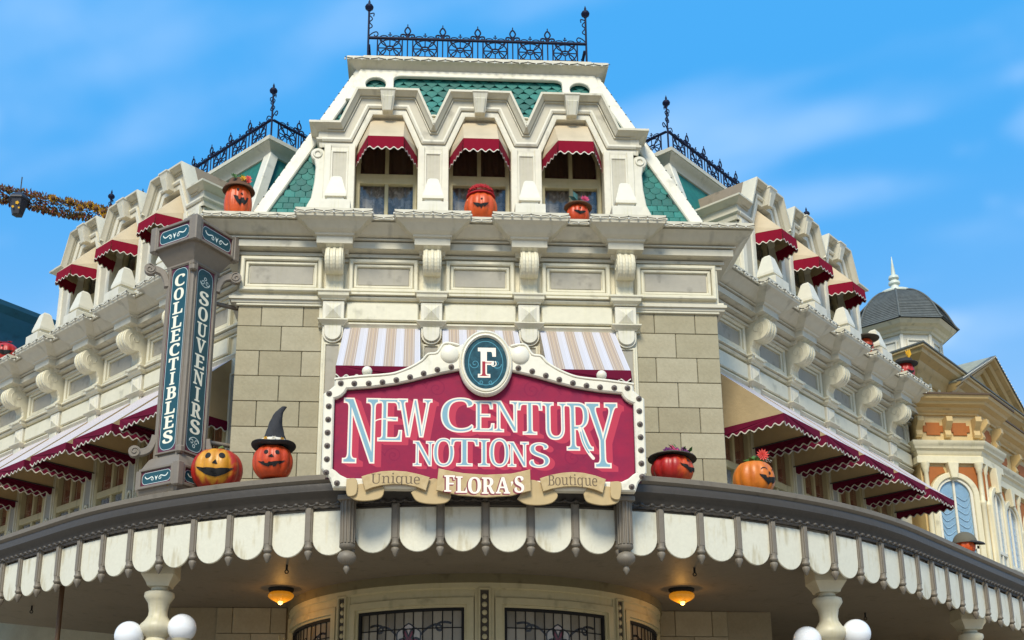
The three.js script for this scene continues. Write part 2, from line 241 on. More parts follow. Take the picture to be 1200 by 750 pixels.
// string of small lamps clipped along the edge of a cornice
function lampString(parent, fr, pts, label) {
  const g = [], b = [];
  for (let i = 0; i < pts.length - 1; i++) {
    const A = pts[i], B = pts[i + 1], l = Math.hypot(B[0] - A[0], B[2] - A[2], B[1] - A[1]), n = Math.max(1, Math.round(l / 0.2));
    for (let k = 0; k < n; k++) {
      const P = (t) => [0, 1, 2].map((c) => A[c] + (B[c] - A[c]) * t), p = P(k / n), m = P((k + 0.5) / n), q = P((k + 1) / n), z = (a, dy, dz) => [a[0], a[1] + dy, a[2] + dz];
      g.push(tube([z(p, -0.008, 0.008), z(m, -0.022 - 0.008 * rnd(), 0.01), z(q, -0.008, 0.008)], 0.005, 4, 4));
      g.push(bx(0.01, 0.045, 0.01, p[0], p[1] - 0.018, p[2] + 0.004, 0.002));
      b.push(mv(new THREE.IcosahedronGeometry(0.016, 0), ...z(p, -0.038, 0.014)), mv(new THREE.IcosahedronGeometry(0.013, 0), ...z(m, -0.034, 0.014)));
    }
  }
  const o = part(parent, 'light_string', g, mClip); put(o, fr); o.userData.kind = 'stuff';
  const c = part(o, 'light_bulbs', b, mBulb); c.userData.kind = 'stuff';
}
function panel(fr, x0, x1, y0, y1, w, z, mf = mCream, mp = mGrey, name = 'frieze_panel') {
  const p = put(part(bld, name, bx(x1 - x0 - 2 * w - 0.008, y1 - y0 - 2 * w - 0.008, 0.02, (x0 + x1) / 2, (y0 + y1) / 2, z - 0.004, 0.004), mp), fr);
  part(p, 'panel_frame', [frameGeo(x0, x1, y0, y1, w * 0.5, z - 0.02, 0.075, 0.012), frameGeo(x0 + w * 0.56, x1 - w * 0.56, y0 + w * 0.56, y1 - w * 0.56, w * 0.36, z - 0.02, 0.048, 0.008)], mf);
}
const archPr = [[-0.1, 7.16], [0.065, 7.16], [0.065, 7.18], [0.05, 7.183], [0.05, 7.192], [0.09, 7.195], [0.11, 7.215], [0.11, 7.228], [0.07, 7.231], [0.07, 7.24], [0.14, 7.245], [0.14, 7.268], [0.08, 7.275], [-0.1, 7.275]];
const lowPr = [[-0.1, 6.865], [0.07, 6.865], [0.08, 6.885], [0.1, 6.9], [0.1, 6.915], [0.07, 6.93], [-0.1, 6.93]];
function entablature(fr, xs, x0, x1, k, br, bk) {
  put(part(bld, 'frieze', bx(x1 - x0, 0.85, 0.1, (x0 + x1) / 2, 7.30, -0.005), mCream), fr);
  put(part(bld, 'architrave', [sweep(archPr, [[x0, 0], [x1, 0]]), sweep(lowPr, [[x0, 0], [x1, 0]])], mCream), fr);
  for (const x of xs) {
    put(shared(bld, 'bracket', br, mCream), fr, x, 7.255, 0.045);
    put(shared(bld, 'cornice_block', bk, mCornice), fr, x, 0, 0);
    const b = put(shared(bld, 'pilaster_block', blockGeo, mWhite), fr, x, 7.045, 0.045);
    shared(b, 'block_moulding', archBreak, mCream).position.set(0, 0.13, -0.045);
    const c = put(shared(bld, 'pilaster_cap', capGeo, mCream), fr, x, 6.868, 0.03);
    shared(c, 'rounded_tongue', tongueGeo, mWhite).position.set(0, 0, -0.005);
  }
}
const archBreak = mg(stack([[-0.13, 0.13, 0, 0.14, -0.005], [-0.135, 0.135, 0, 0.145, 0.01], [-0.17, 0.17, 0, 0.18, 0.035], [-0.17, 0.17, 0, 0.185, 0.07], [-0.19, 0.19, 0, 0.2, 0.08], [-0.19, 0.19, 0, 0.2, 0.1]]));
// centre front
entablature(FC, CX, -1.8, 1.8, KC, BR.C, BK.C);
for (const s of [-1, 1]) {
  part(bld, 'corner_frieze', bx(0.96, 0.62, 0.12, s * 2.24, 7.43, 0.005), mCream);
  panel(FC, s > 0 ? 1.775 : -2.69, s > 0 ? 2.69 : -1.775, 7.275, 7.7, 0.1, 0.068);
  const path = s > 0 ? [[1.76, 0], [2.7, 0], [2.7, -1.0]] : [[-2.7, -1.0], [-2.7, 0], [-1.76, 0]];
  part(bld, 'string_course', sweep([[-0.1, 7.12], [0.03, 7.12], [0.04, 7.135], [0.075, 7.15], [0.08, 7.18], [0.1, 7.185], [0.1, 7.215], [0.075, 7.23], [0.07, 7.255], [-0.1, 7.26]], path), mCornice);
  part(bld, 'return_frieze', bx(0.1, 0.6, 1.0, s * 2.665, 7.45, -0.48), mCream);
}
part(bld, 'cornice', sweep(cornice(KC), [[-2.7, -1.2], [-2.7, 0], [2.7, 0], [2.7, -1.2]]), mCornice);
part(bld, 'roof_deck', bx(5.2, 0.1, 1.6, 0, 8.02, -0.9), mLead);
for (let i = 0; i < 3; i++) { panel(FC, CX[i] + 0.155, CX[i + 1] - 0.155, 7.29, 7.7, 0.1, 0.05); panel(FC, CX[i] + 0.145, CX[i + 1] - 0.145, 6.945, 7.155, 0.045, 0.05, mCream, mGrey, 'architrave_panel'); }
{ // lamps along the centre cornice, following its breaks
  const e = KC + 0.005, f = KC + 0.125, pts = []; pts.push([-2.7 - KC, 8.075, e]);
  for (const x of CX) pts.push([x - 0.43, 8.075, e], [x - 0.425, 8.08, f], [x + 0.425, 8.08, f], [x + 0.43, 8.075, e]);
  pts.push([2.7 + KC, 8.075, e]); lampString(bld, FC, pts);
}
// wings
for (const [fr, xs, x0, x1] of [[FR, RX.slice(1), 0.55, REND], [FL, LX.slice(0, -1), LEND, -0.55]]) {
  entablature(fr, xs, x0, x1, KW, BR.W, BK.W);
  put(part(bld, 'cornice', sweep(cornice(KW), fr === FR ? [[x0, 0], [x1, 0], [x1, -1.4]] : [[x0, -1.4], [x0, 0], [x1, 0]]), mCornice), fr);
  const all = fr === FR ? [xs[0] - WS, ...xs, xs[xs.length - 1] + WS] : [xs[0] - WS, ...xs, xs[xs.length - 1] + WS];
  for (let i = 0; i < all.length - 1; i++) {
    const a = Math.max(all[i] + 0.15, x0 + 0.03), b = Math.min(all[i + 1] - 0.15, x1 - 0.05); if (b - a < 0.3) continue;
    panel(fr, a, b, 7.29, 7.68, 0.095, 0.05); panel(fr, a, b, 6.945, 7.155, 0.045, 0.05, mCream, mGrey, 'architrave_panel');
  }
  const e = KW + 0.005, f = KW + 0.125, pts = [[x0, 8.075, e]]; for (const x of xs) pts.push([x - 0.43, 8.075, e], [x - 0.425, 8.08, f], [x + 0.425, 8.08, f], [x + 0.43, 8.075, e]); pts.push([x1 + (fr === FR ? KW : 0), 8.075, e]);
  lampString(bld, fr, pts);
}

// --- pilasters and windows of the upper floor
const shaftGeo = mg([bx(0.25, 2.1, 0.1, 0, 5.83, 0.02), frameGeo(-0.1, 0.1, 4.95, 6.68, 0.028, 0.068, 0.02, 0.006)]);
const shaftPanel = mg(bx(0.15, 1.68, 0.008, 0, 5.815, 0.07, 0.002));
const ringGeo = mg([mv(new THREE.TorusGeometry(0.05, 0.016, 8, 18).scale(0.8, 1.35, 1), 0, 5.55, 0.085), mv(new THREE.TorusGeometry(0.05, 0.016, 8, 18).scale(0.8, 1.35, 1), 0, 5.1, 0.085), bx(0.17, 0.03, 0.05, 0, 5.33, 0.085)]);
const ballGeo = mg([mv(new THREE.SphereGeometry(0.085, 16, 10), 0, 4.93, 0.2), bx(0.2, 0.07, 0.2, 0, 4.835, 0.2)]);
function sheet(w, h, amp, n, m) { // hanging cloth with folds
  const g = new THREE.PlaneGeometry(w, h, Math.max(10, n * 8), 6), p = g.attributes.position; for (let i = 0; i < p.count; i++) { const x = p.getX(i), y = p.getY(i); p.setZ(i, amp * Math.sin((x / w) * n * TAU + y * 1.5) * (1 + 0.4 * Math.sin(x * 37))); } g.computeVertexNormals(); return g;
}
function upperWindow(fr, c, w, z = 0) { // casement in the wing: two upper panes over two lower ones
  const y0 = 4.85, y1 = 6.78, ym = 5.72, o = put(sub(bld, "window"), fr, c, 0, z);
  part(o, 'window_frame', [frameGeo(-w / 2, w / 2, y0, y1, 0.07, -0.02, 0.09, 0.01), bx(w - 0.1, 0.09, 0.08, 0, ym, 0.02), bx(0.05, y1 - y0 - 0.1, 0.06, 0, (y0 + y1) / 2, 0.012), bx(w + 0.02, 0.05, 0.16, 0, y0, 0.06)], mFrameTan);
  for (const s of [-1, 1]) {
    const pw = (w - 0.19) / 2, px = s * (w / 4 - 0.022);
    part(o, 'pane', bx(pw, y1 - ym - 0.11, 0.006, px, (y1 + ym) / 2, 0.006, 0.001), mGlass); part(o, 'pane', bx(pw, ym - y0 - 0.11, 0.006, px, (y0 + ym) / 2, 0.006, 0.001), mGlass);
    part(o, 'curtain', mv(sheet(pw + 0.02, y1 - ym - 0.08, 0.012, 3), px, (y1 + ym) / 2, -0.006 - 0.0), mDrape2); part(o, 'curtain', mv(sheet(pw + 0.02, ym - y0 - 0.08, 0.012, 3), px, (y0 + ym) / 2, -0.006), mLace2);
  }
}
const mDrape2 = M('drape2', '#8d5f45', 0.95, T.fabric), mLace2 = M('lace2', '#8d9299', 0.95, T.fabric);
// the windows stand in real recesses: the wall is cut back by hanging the frames in front of a shallow box
function scallop(len, h, n, amp) { // valance in xy, from x = 0..len, y = -h..0; returns cloth and the pale binding along its edge
  const per = 10, e = []; for (let i = 0; i <= n * per; i++) e.push([len * i / (n * per), -h + amp * Math.cos((i / per) * TAU)]);
  const rip = (x, y) => 0.009 * Math.sin(x * 13 + len * 40) * Math.min(1, -y / h) + 0.004 * Math.sin(x * 31 + 2) * Math.min(1, -y / h), cloth = ext([[0, 0], ...e, [len, 0]], 0.006, 0, 0), t = []; { const p = cloth.attributes.position; for (let i = 0; i < p.count; i++) p.setZ(i, p.getZ(i) + rip(p.getX(i), p.getY(i))); cloth.computeVertexNormals(); }
  for (let i = 0; i < e.length - 1; i++) { const a = e[i], b = e[i + 1], w = 0.014; for (const z of [-0.002, 0.008]) t.push(...quad([a[0], a[1], z], [b[0], b[1], z], [b[0], b[1] + w, z], [a[0], a[1] + w, z])); t.push(...quad([a[0], a[1] - 0.001, -0.002], [b[0], b[1] - 0.001, -0.002], [b[0], b[1] - 0.001, 0.008], [a[0], a[1] - 0.001, 0.008])); }
  return [cloth, tri(t.map((v) => [v[0], v[1], v[2] + rip(v[0], v[1])]))];
}
// striped canvas of the long awnings
const stripeTex = (() => {
  const c = document.createElement('canvas'); c.width = 1024; c.height = 64; const x = c.getContext('2d'); x.fillStyle = '#bdbabf'; x.fillRect(0, 0, 1024, 64);
  const st = (a, w, col) => { x.fillStyle = col; x.fillRect(a, 0, w, 64); };
  for (let k = 0; k < 4; k++) { const o = k * 256; st(o + 88, 144, '#a59487'); st(o + 108, 6, '#cbbfb0'); st(o + 126, 4, '#a98e70'); st(o + 150, 24, '#bba791'); st(o + 160, 4, '#8f7a62'); st(o + 194, 4, '#a98e70'); st(o + 210, 6, '#cbbfb0'); st(o + 40, 3, '#d5d3e2'); st(o + 60, 3, '#d8d6e4'); }
  const t = new THREE.CanvasTexture(c); t.colorSpace = THREE.SRGBColorSpace; t.wrapS = t.wrapT = THREE.RepeatWrapping; t.anisotropy = 8; return t;
})();
const mStripe = new THREE.MeshPhysicalMaterial({ color: 0xffffff, map: stripeTex, roughness: 0.85, bumpMap: T.fabricB, bumpScale: 0.005, sheen: 0.2 });
const paleTex = (() => {
  const c = document.createElement('canvas'); c.width = 1024; c.height = 64; const x = c.getContext('2d'); x.fillStyle = '#c4bec3'; x.fillRect(0, 0, 1024, 64);
  for (let k = 0; k < 8; k++) { const o = k * 128; for (const [a, w, col] of [[20, 38, '#b9aca5'], [26, 3, '#9b8b7d'], [38, 4, '#95877e'], [50, 3, '#9e9086'], [84, 3, '#aeacba'], [104, 3, '#acaab8']]) { x.fillStyle = col; x.fillRect(o + a, 0, w, 64); } }
  const t = new THREE.CanvasTexture(c); t.colorSpace = THREE.SRGBColorSpace; t.wrapS = t.wrapT = THREE.RepeatWrapping; t.anisotropy = 8; return t;
})();
const mPale = new THREE.MeshPhysicalMaterial({ color: 0xffffff, map: paleTex, roughness: 0.85, bumpMap: T.fabricB, bumpScale: 0.005, sheen: 0.2 });
function longAwning(fr, c, hw, yT, yB, zF, stripes, mTop, vh = 0.125) {
  const o = put(sub(bld, 'awning'), fr, c, 0, 0), z0 = 0.07, hf = hw + 0.012, sag = 0.012, n = 6;
  // top canvas, slightly sagging between its edges, with a thin under side
  const pos = [], uvs = [], P = (u, v) => { const h = hw + (hf - hw) * v; return [(-1 + 2 * u) * h, yT + (yB - yT) * v - sag * Math.sin(Math.PI * v) * Math.sin(Math.PI * u), z0 + (zF - z0) * v]; };
  for (let i = 0; i < n; i++) for (let j = 0; j < n; j++) { const a = [i / n, j / n], b = [(i + 1) / n, j / n], d = [(i + 1) / n, (j + 1) / n], e = [i / n, (j + 1) / n]; for (const q of [a, e, d, a, d, b]) { pos.push(...P(...q)); uvs.push(q[0] * stripes, q[1]); } }
  const g = new THREE.BufferGeometry(); g.setAttribute('position', new THREE.BufferAttribute(new Float32Array(pos), 3)); g.setAttribute('uv', new THREE.BufferAttribute(new Float32Array(uvs), 2)); g.computeVertexNormals(); const g2 = toCreasedNormals(g, 1); g2.userData.keepUV = true;
  part(o, 'canvas_top', g2, mTop);
  part(o, 'canvas_lining', mv(g2, 0, -0.012, -0.006), mTanLining);
  for (const s of [-1, 1]) part(o, 'side_panel', tri([[s * hw, yT, z0], [s * hf, yB, zF], [s * hw, yB - 0.02, z0]]), mTanLining);
  const zs = zF - z0, vf = scallop(2 * hf, vh, Math.round(2 * hf / 0.105), 0.018), vs = scallop(zs, vh, Math.round(zs / 0.105), 0.018);
  part(o, 'front_valance', mv(vf[0], -hf, yB, zF), mMaroon); part(o, 'valance_binding', mv(vf[1], -hf, yB, zF), mTrimW);
  for (const s of [-1, 1]) { const dy = -0.02; part(o, 'side_valance', mv(vs[0], s * hf - (s > 0 ? 0 : 0.006), yB - 0.004, zF, Math.PI / 2), mMaroon); part(o, 'valance_binding', mv(vs[1], s * hf - (s > 0 ? 0 : 0.006), yB - 0.004, zF, Math.PI / 2), mTrimW); }
  part(o, 'awning_rod', [rod([-hf, yB - 0.012, zF - 0.012], [hf, yB - 0.012, zF - 0.012], 0.008), ...[-1, 1].map((s) => rod([s * (hf - 0.012), yB - 0.012, zF - 0.012], [s * (hw - 0.012), yB - 0.03, z0], 0.008))], mWire);
}
const mTanLining = M('tanLining', '#d8bd90', 0.9, T.fabric, T.fabricB, 0.006, { transmission: 0.25, thickness: 0 });
for (let i = 0; i < 3; i++) { const c = (CX[i] + CX[i + 1]) / 2; upperWindow(FC, c, 0.8, 0.035); longAwning(FC, c, 0.42, 6.866, 6.09, 0.87, 4.2 / 4, mStripe); }
for (const x of CX) { const s = put(shared(bld, 'pilaster', shaftGeo, mCream), FC, x); shared(s, 'pilaster_panel', shaftPanel, mGrey); }
for (const [fr, xs, sg] of [[FR, RX, 1], [FL, LX, -1]]) {
  xs.forEach((x) => { const s = put(shared(bld, 'pilaster', shaftGeo, mCream), fr, x); shared(s, 'pilaster_panel', shaftPanel, mGrey); shared(s, 'pilaster_ring', ringGeo, mCream); put(shared(bld, 'ball_ornament', ballGeo, mWhite), fr, x, 0, 0.03); });
  for (let i = 0; i < xs.length - 1; i++) { const c = (xs[i] + xs[i + 1]) / 2; upperWindow(fr, c, 0.78); longAwning(fr, c, 0.43, 6.866, 6.08, 0.95, 1, mPale); }
}

// --- dormers
const tP = 0.2, dP = 0.19;                                         // half of the flat top, run of each slope
const headPath = (xs, m, x0, x1) => { const p = [[x0, 9.2]]; for (const c of xs) p.push([c - tP - dP, 9.2], [c - tP, 9.66], [c + tP, 9.66], [c + tP + dP, 9.2]); p.push([x1, 9.2]); return p; };
const headArch = [[-0.04, -0.22], [-0.04, 0.03], [-0.02, 0.036], [0.022, 0.036], [0.022, 0.012], [0.03, 0.012], [0.03, 0.056], [0.05, 0.07], [0.072, 0.07], [0.072, 0.03], [0.08, 0.03], [0.08, -0.22]];
const headBand = [[0.078, -0.2], [0.078, 0.04], [0.168, 0.04], [0.168, -0.2]];
const headCrown = [[0.165, -0.06], [0.165, 0.062], [0.176, 0.062], [0.176, 0.04], [0.182, 0.04], [0.184, 0.085], [0.2, 0.105], [0.218, 0.135], [0.222, 0.15], [0.248, 0.15], [0.25, 0.146], [0.25, -0.06], [0.165, -0.06]];
const headRoof = [[0.16, -1.1], [0.16, -0.062], [0.246, -0.062], [0.252, -0.058], [0.256, -1.1]];
const retCrown = [[-0.2, 9.16], [0.03, 9.16], [0.036, 9.225], [0.05, 9.232], [0.066, 9.25], [0.066, 9.275], [0.045, 9.28], [0.045, 9.365], [0.058, 9.366], [0.085, 9.386], [0.105, 9.4], [0.135, 9.418], [0.15, 9.422], [0.15, 9.448], [-0.2, 9.45]];
const keystone = mg([stack([[-0.06, 0.06, 0, 0.085, -0.13], [-0.085, 0.085, 0, 0.155, 0.09], [-0.095, 0.095, 0, 0.168, 0.1], [-0.095, 0.095, 0, 0.168, 0.118]]), ext([[-0.045, -0.11], [0.045, -0.11], [0.065, 0.07], [-0.065, 0.07]], 0.03, 0.115, 0.008).rotateX(0.3).translate(0, 0, -0.005)]);
const pinnacleGeo = mg([stack([[-0.17, 0.17, -0.17, 0.17, 0], [-0.17, 0.17, -0.17, 0.17, 0.13], [-0.14, 0.14, -0.14, 0.14, 0.15], [-0.095, 0.095, -0.095, 0.095, 0.155], [-0.095, 0.095, -0.095, 0.095, 0.2], [-0.12, 0.12, -0.12, 0.12, 0.203], [-0.12, 0.12, -0.12, 0.12, 0.235], [-0.06, 0.06, -0.06, 0.06, 0.47], [-0.035, 0.035, -0.035, 0.035, 0.5], [-0.004, 0.004, -0.004, 0.004, 0.512]])]);
const dPil = mg([bx(0.36, 1.15, 0.22, 0, 8.64, -0.08), frameGeo(-0.105, 0.105, 8.3, 9.12, 0.03, 0.026, 0.022, 0.008), bx(0.08, 1.1, 0.03, -0.14, 8.64, 0.035), bx(0.08, 1.1, 0.03, 0.14, 8.64, 0.035)]);
const dPilPanel = mg(bx(0.155, 0.77, 0.006, 0, 8.71, 0.033, 0.001));
const dormerFrame = mg([frameGeo(-0.36, 0.36, 8.12, 9.66, 0.05, -0.2, 0.07, 0.008), bx(0.64, 0.13, 0.07, 0, 8.86, -0.165), bx(0.045, 1.5, 0.06, 0, 8.85, -0.17), bx(0.74, 0.06, 0.2, 0, 8.13, -0.08)]);
const dFrameHead = mg([sweep([[-0.05, -0.2], [-0.05, -0.13], [0, -0.13], [0, -0.2]], [[-0.355, 9.1], [-0.355, 9.2], [-0.19, 9.6], [0.19, 9.6], [0.355, 9.2], [0.355, 9.1]], false)]);
const HY = 9.12, hoodF = [[-0.35, -0.03], [-0.2, 0.36], [0.2, 0.36], [0.35, -0.03]], hoodB = [[-0.35, 9.24], [-0.2, 9.6], [0.2, 9.6], [0.35, 9.24]]; // front edge in plan (x, z) at height HY; head of the opening (x, y)
const hoodTris = (dy) => { const t = [], zb = -0.05, F = (i) => [hoodF[i][0], HY + dy, hoodF[i][1]], B = (i) => [hoodB[i][0], hoodB[i][1] + dy, zb]; t.push(...quad(B(1), F(1), F(2), B(2)), B(0), F(0), F(1), B(0), F(1), B(1), B(3), F(2), F(3), B(3), B(2), F(2)); return t; };
const hoodTop = mg(tri(hoodTris(0))), hoodLin = mg(tri(hoodTris(-0.012)));
const hoodVal = (() => { // scalloped red valance hanging from the front edge of the hood
  const line = [[-0.355, HY, -0.05], [-0.205, HY, 0.36], [0.205, HY, 0.36], [0.355, HY, -0.05]], cl = [], bi = []; let run = 0;
  for (let i = 0; i < line.length - 1; i++) {
    const A = V3(line[i]), B = V3(line[i + 1]), l = A.distanceTo(B), n = Math.max(2, Math.round(l / 0.012)), nx = -(B.z - A.z) / l, nz = (B.x - A.x) / l;
    for (let k = 0; k < n; k++) {
      const q = (t) => { const p = A.clone().lerp(B, t), d = 0.17 - 0.016 * Math.cos(((run + l * t) / 0.092) * TAU); return [[p.x, p.y, p.z], [p.x + nx * 0.012, p.y - d, p.z + nz * 0.012], [p.x + nx * 0.012, p.y - d + 0.013, p.z + nz * 0.012]]; };
      const a = q(k / n), b = q((k + 1) / n); cl.push(...quad(a[0], a[1], b[1], b[0]));
      for (const s of [1, -1]) { const o = (p) => [p[0] + s * nx * 0.003, p[1], p[2] + s * nz * 0.003]; bi.push(...quad(o(a[2]), o(a[1]), o(b[1]), o(b[2]))); }
    }
    run += l;
  }
  return [mg(tri(cl)), mg(tri(bi))];
})();
const paneU = mg(bx(0.29, 0.66, 0.006, 0, 0, 0, 0.001)), paneD = mg(bx(0.29, 0.66, 0.006, 0, 0, 0, 0.001));
const drapeU = mg(sheet(0.68, 0.74, 0.012, 7)), drapeD = mg(sheet(0.68, 0.68, 0.014, 8));
const shadeBack = mg(bx(0.72, 1.6, 0.02, 0, 8.86, -0.36));
function dormers(fr, xs, z, m, ends) {
  const x0 = xs[0] - m / 2 - 0.21, x1 = xs[xs.length - 1] + m / 2 + 0.21, hp = headPath(xs, m, x0, x1);
  put(part(bld, 'dormer_architrave', sweep(headArch, hp, false), mWhite), fr, 0, 0, z);
  put(part(bld, 'dormer_frieze', sweep(headBand, hp, false), mWarmGrey), fr, 0, 0, z);
  put(part(bld, 'dormer_crown', sweep(headCrown, hp, false), mCornice), fr, 0, 0, z); put(part(bld, 'dormer_roof', sweep(headRoof, hp, false), mDormRoof), fr, 0, 0, z);
  put(part(bld, 'dormer_return', [sweep(retCrown, [[x0, -1.1], [x0, 0.0], [x0 + 0.06, 0.0]]), bx(0.06, 1.1, 1.0, x0 + 0.03, 8.65, -0.5)], mCornice), fr, 0, 0, z - 0.003); put(part(bld, 'dormer_return', [sweep(retCrown, [[x1 - 0.06, 0.0], [x1, 0.0], [x1, -1.1]]), bx(0.06, 1.1, 1.0, x1 - 0.03, 8.65, -0.5)], mCornice), fr, 0, 0, z - 0.003);
  for (const c of [...xs.map((x) => x - m / 2), xs[xs.length - 1] + m / 2]) { const p = put(shared(bld, 'dormer_pilaster', dPil, mWhite), fr, c, 0, z); shared(p, 'pilaster_panel', dPilPanel, mWarmGrey); }
  for (const c of xs) {
    const o = put(sub(bld, 'dormer_window'), fr, c, 0, z);
    shared(o, 'keystone', keystone, mWhite).position.set(0, 9.76, 0.03);
    shared(o, 'window_frame', dormerFrame, mFrameTan); shared(o, 'frame_head', dFrameHead, mFrameTan); shared(o, 'back_board', shadeBack, mFrameTan);
    for (const s of [-1, 1]) { shared(o, 'pane', paneU, mGlass).position.set(s * 0.165, 9.24, -0.175); shared(o, 'pane', paneD, mGlass).position.set(s * 0.165, 8.5, -0.175); }
    shared(o, 'drape', drapeU, mDrape).position.set(0, 9.27, -0.24); shared(o, 'lace_curtain', drapeD, mLace).position.set(0, 8.52, -0.25); 
    shared(o, 'awning_hood', hoodTop, mTan); shared(o, 'awning_lining', hoodLin, mTanLining); shared(o, 'awning_valance', hoodVal[0], mRed); shared(o, 'valance_binding', hoodVal[1], mTrimW);
  }
}
dormers(FC, [-SP, 0, SP], 0, SP);
const RD = [2.273, 3.329, 4.385], LD = [-4.385, -3.329, -2.273];
dormers(FR, RD, 0.12, WS); dormers(FL, LD, 0.12, WS);
for (const x of CX) put(shared(bld, 'pinnacle', pinnacleGeo, mWhite), FC, x, 8.102, 0.3);
for (const x of RX.slice(1, 5)) put(shared(bld, 'pinnacle', pinnacleGeo, mWhite), FR, x, 8.102, 0.42);
for (const x of LX.slice(3, -1)) put(shared(bld, 'pinnacle', pinnacleGeo, mWhite), FL, x, 8.102, 0.42);
for (const s of [-1, 1]) { // scrolled cheeks at both ends of the centre dormers
  const pts = [[0, 8.1], [0.32, 8.1], [0.33, 8.2], ...arc(0.27, 8.22, 0.06, 0, 1.4, 4), [0.25, 8.33], [0.2, 8.37], [0.14, 8.5], [0.11, 8.7], [0.1, 8.9], ...arc(0.08, 9.07, 0.085, -1.1, 2.6, 10), [0, 9.14]].map(([x, y]) => [s * x, y]);
  const o = part(bld, 'scroll_cheek', mv(ext(s > 0 ? pts : pts.reverse(), 0.14, 0, 0.012), s * 1.81, 0, -0.11), mWhite);
  part(o, 'scroll_eye', mv(new THREE.TorusGeometry(0.042, 0.014, 8, 20), s * 1.89, 9.07, 0.03), mWhite);
}

for (const x of [-0.545, 0.545]) { const g = [ext(arc(0, 0, 0.15, 0, Math.PI, 16), 0.05, -0.06, 0.006), tube(arc(0, 0, 0.135, 0.05, Math.PI - 0.05, 14).map(([a, b]) => [a, b, 0]), 0.014, 28, 6), tube(arc(0, 0, 0.085, 0.05, Math.PI - 0.05, 14).map(([a, b]) => [a, b, 0.002]), 0.012, 28, 6)]; for (let k = 1; k < 8; k++) { const a = k / 8 * Math.PI; g.push(rod([Math.cos(a) * 0.02, Math.sin(a) * 0.02, 0], [Math.cos(a) * 0.08, Math.sin(a) * 0.08, 0], 0.008, 5)); } put(part(bld, 'fan_ornament', g, mWhite), FC, x, 9.52, -0.02); }
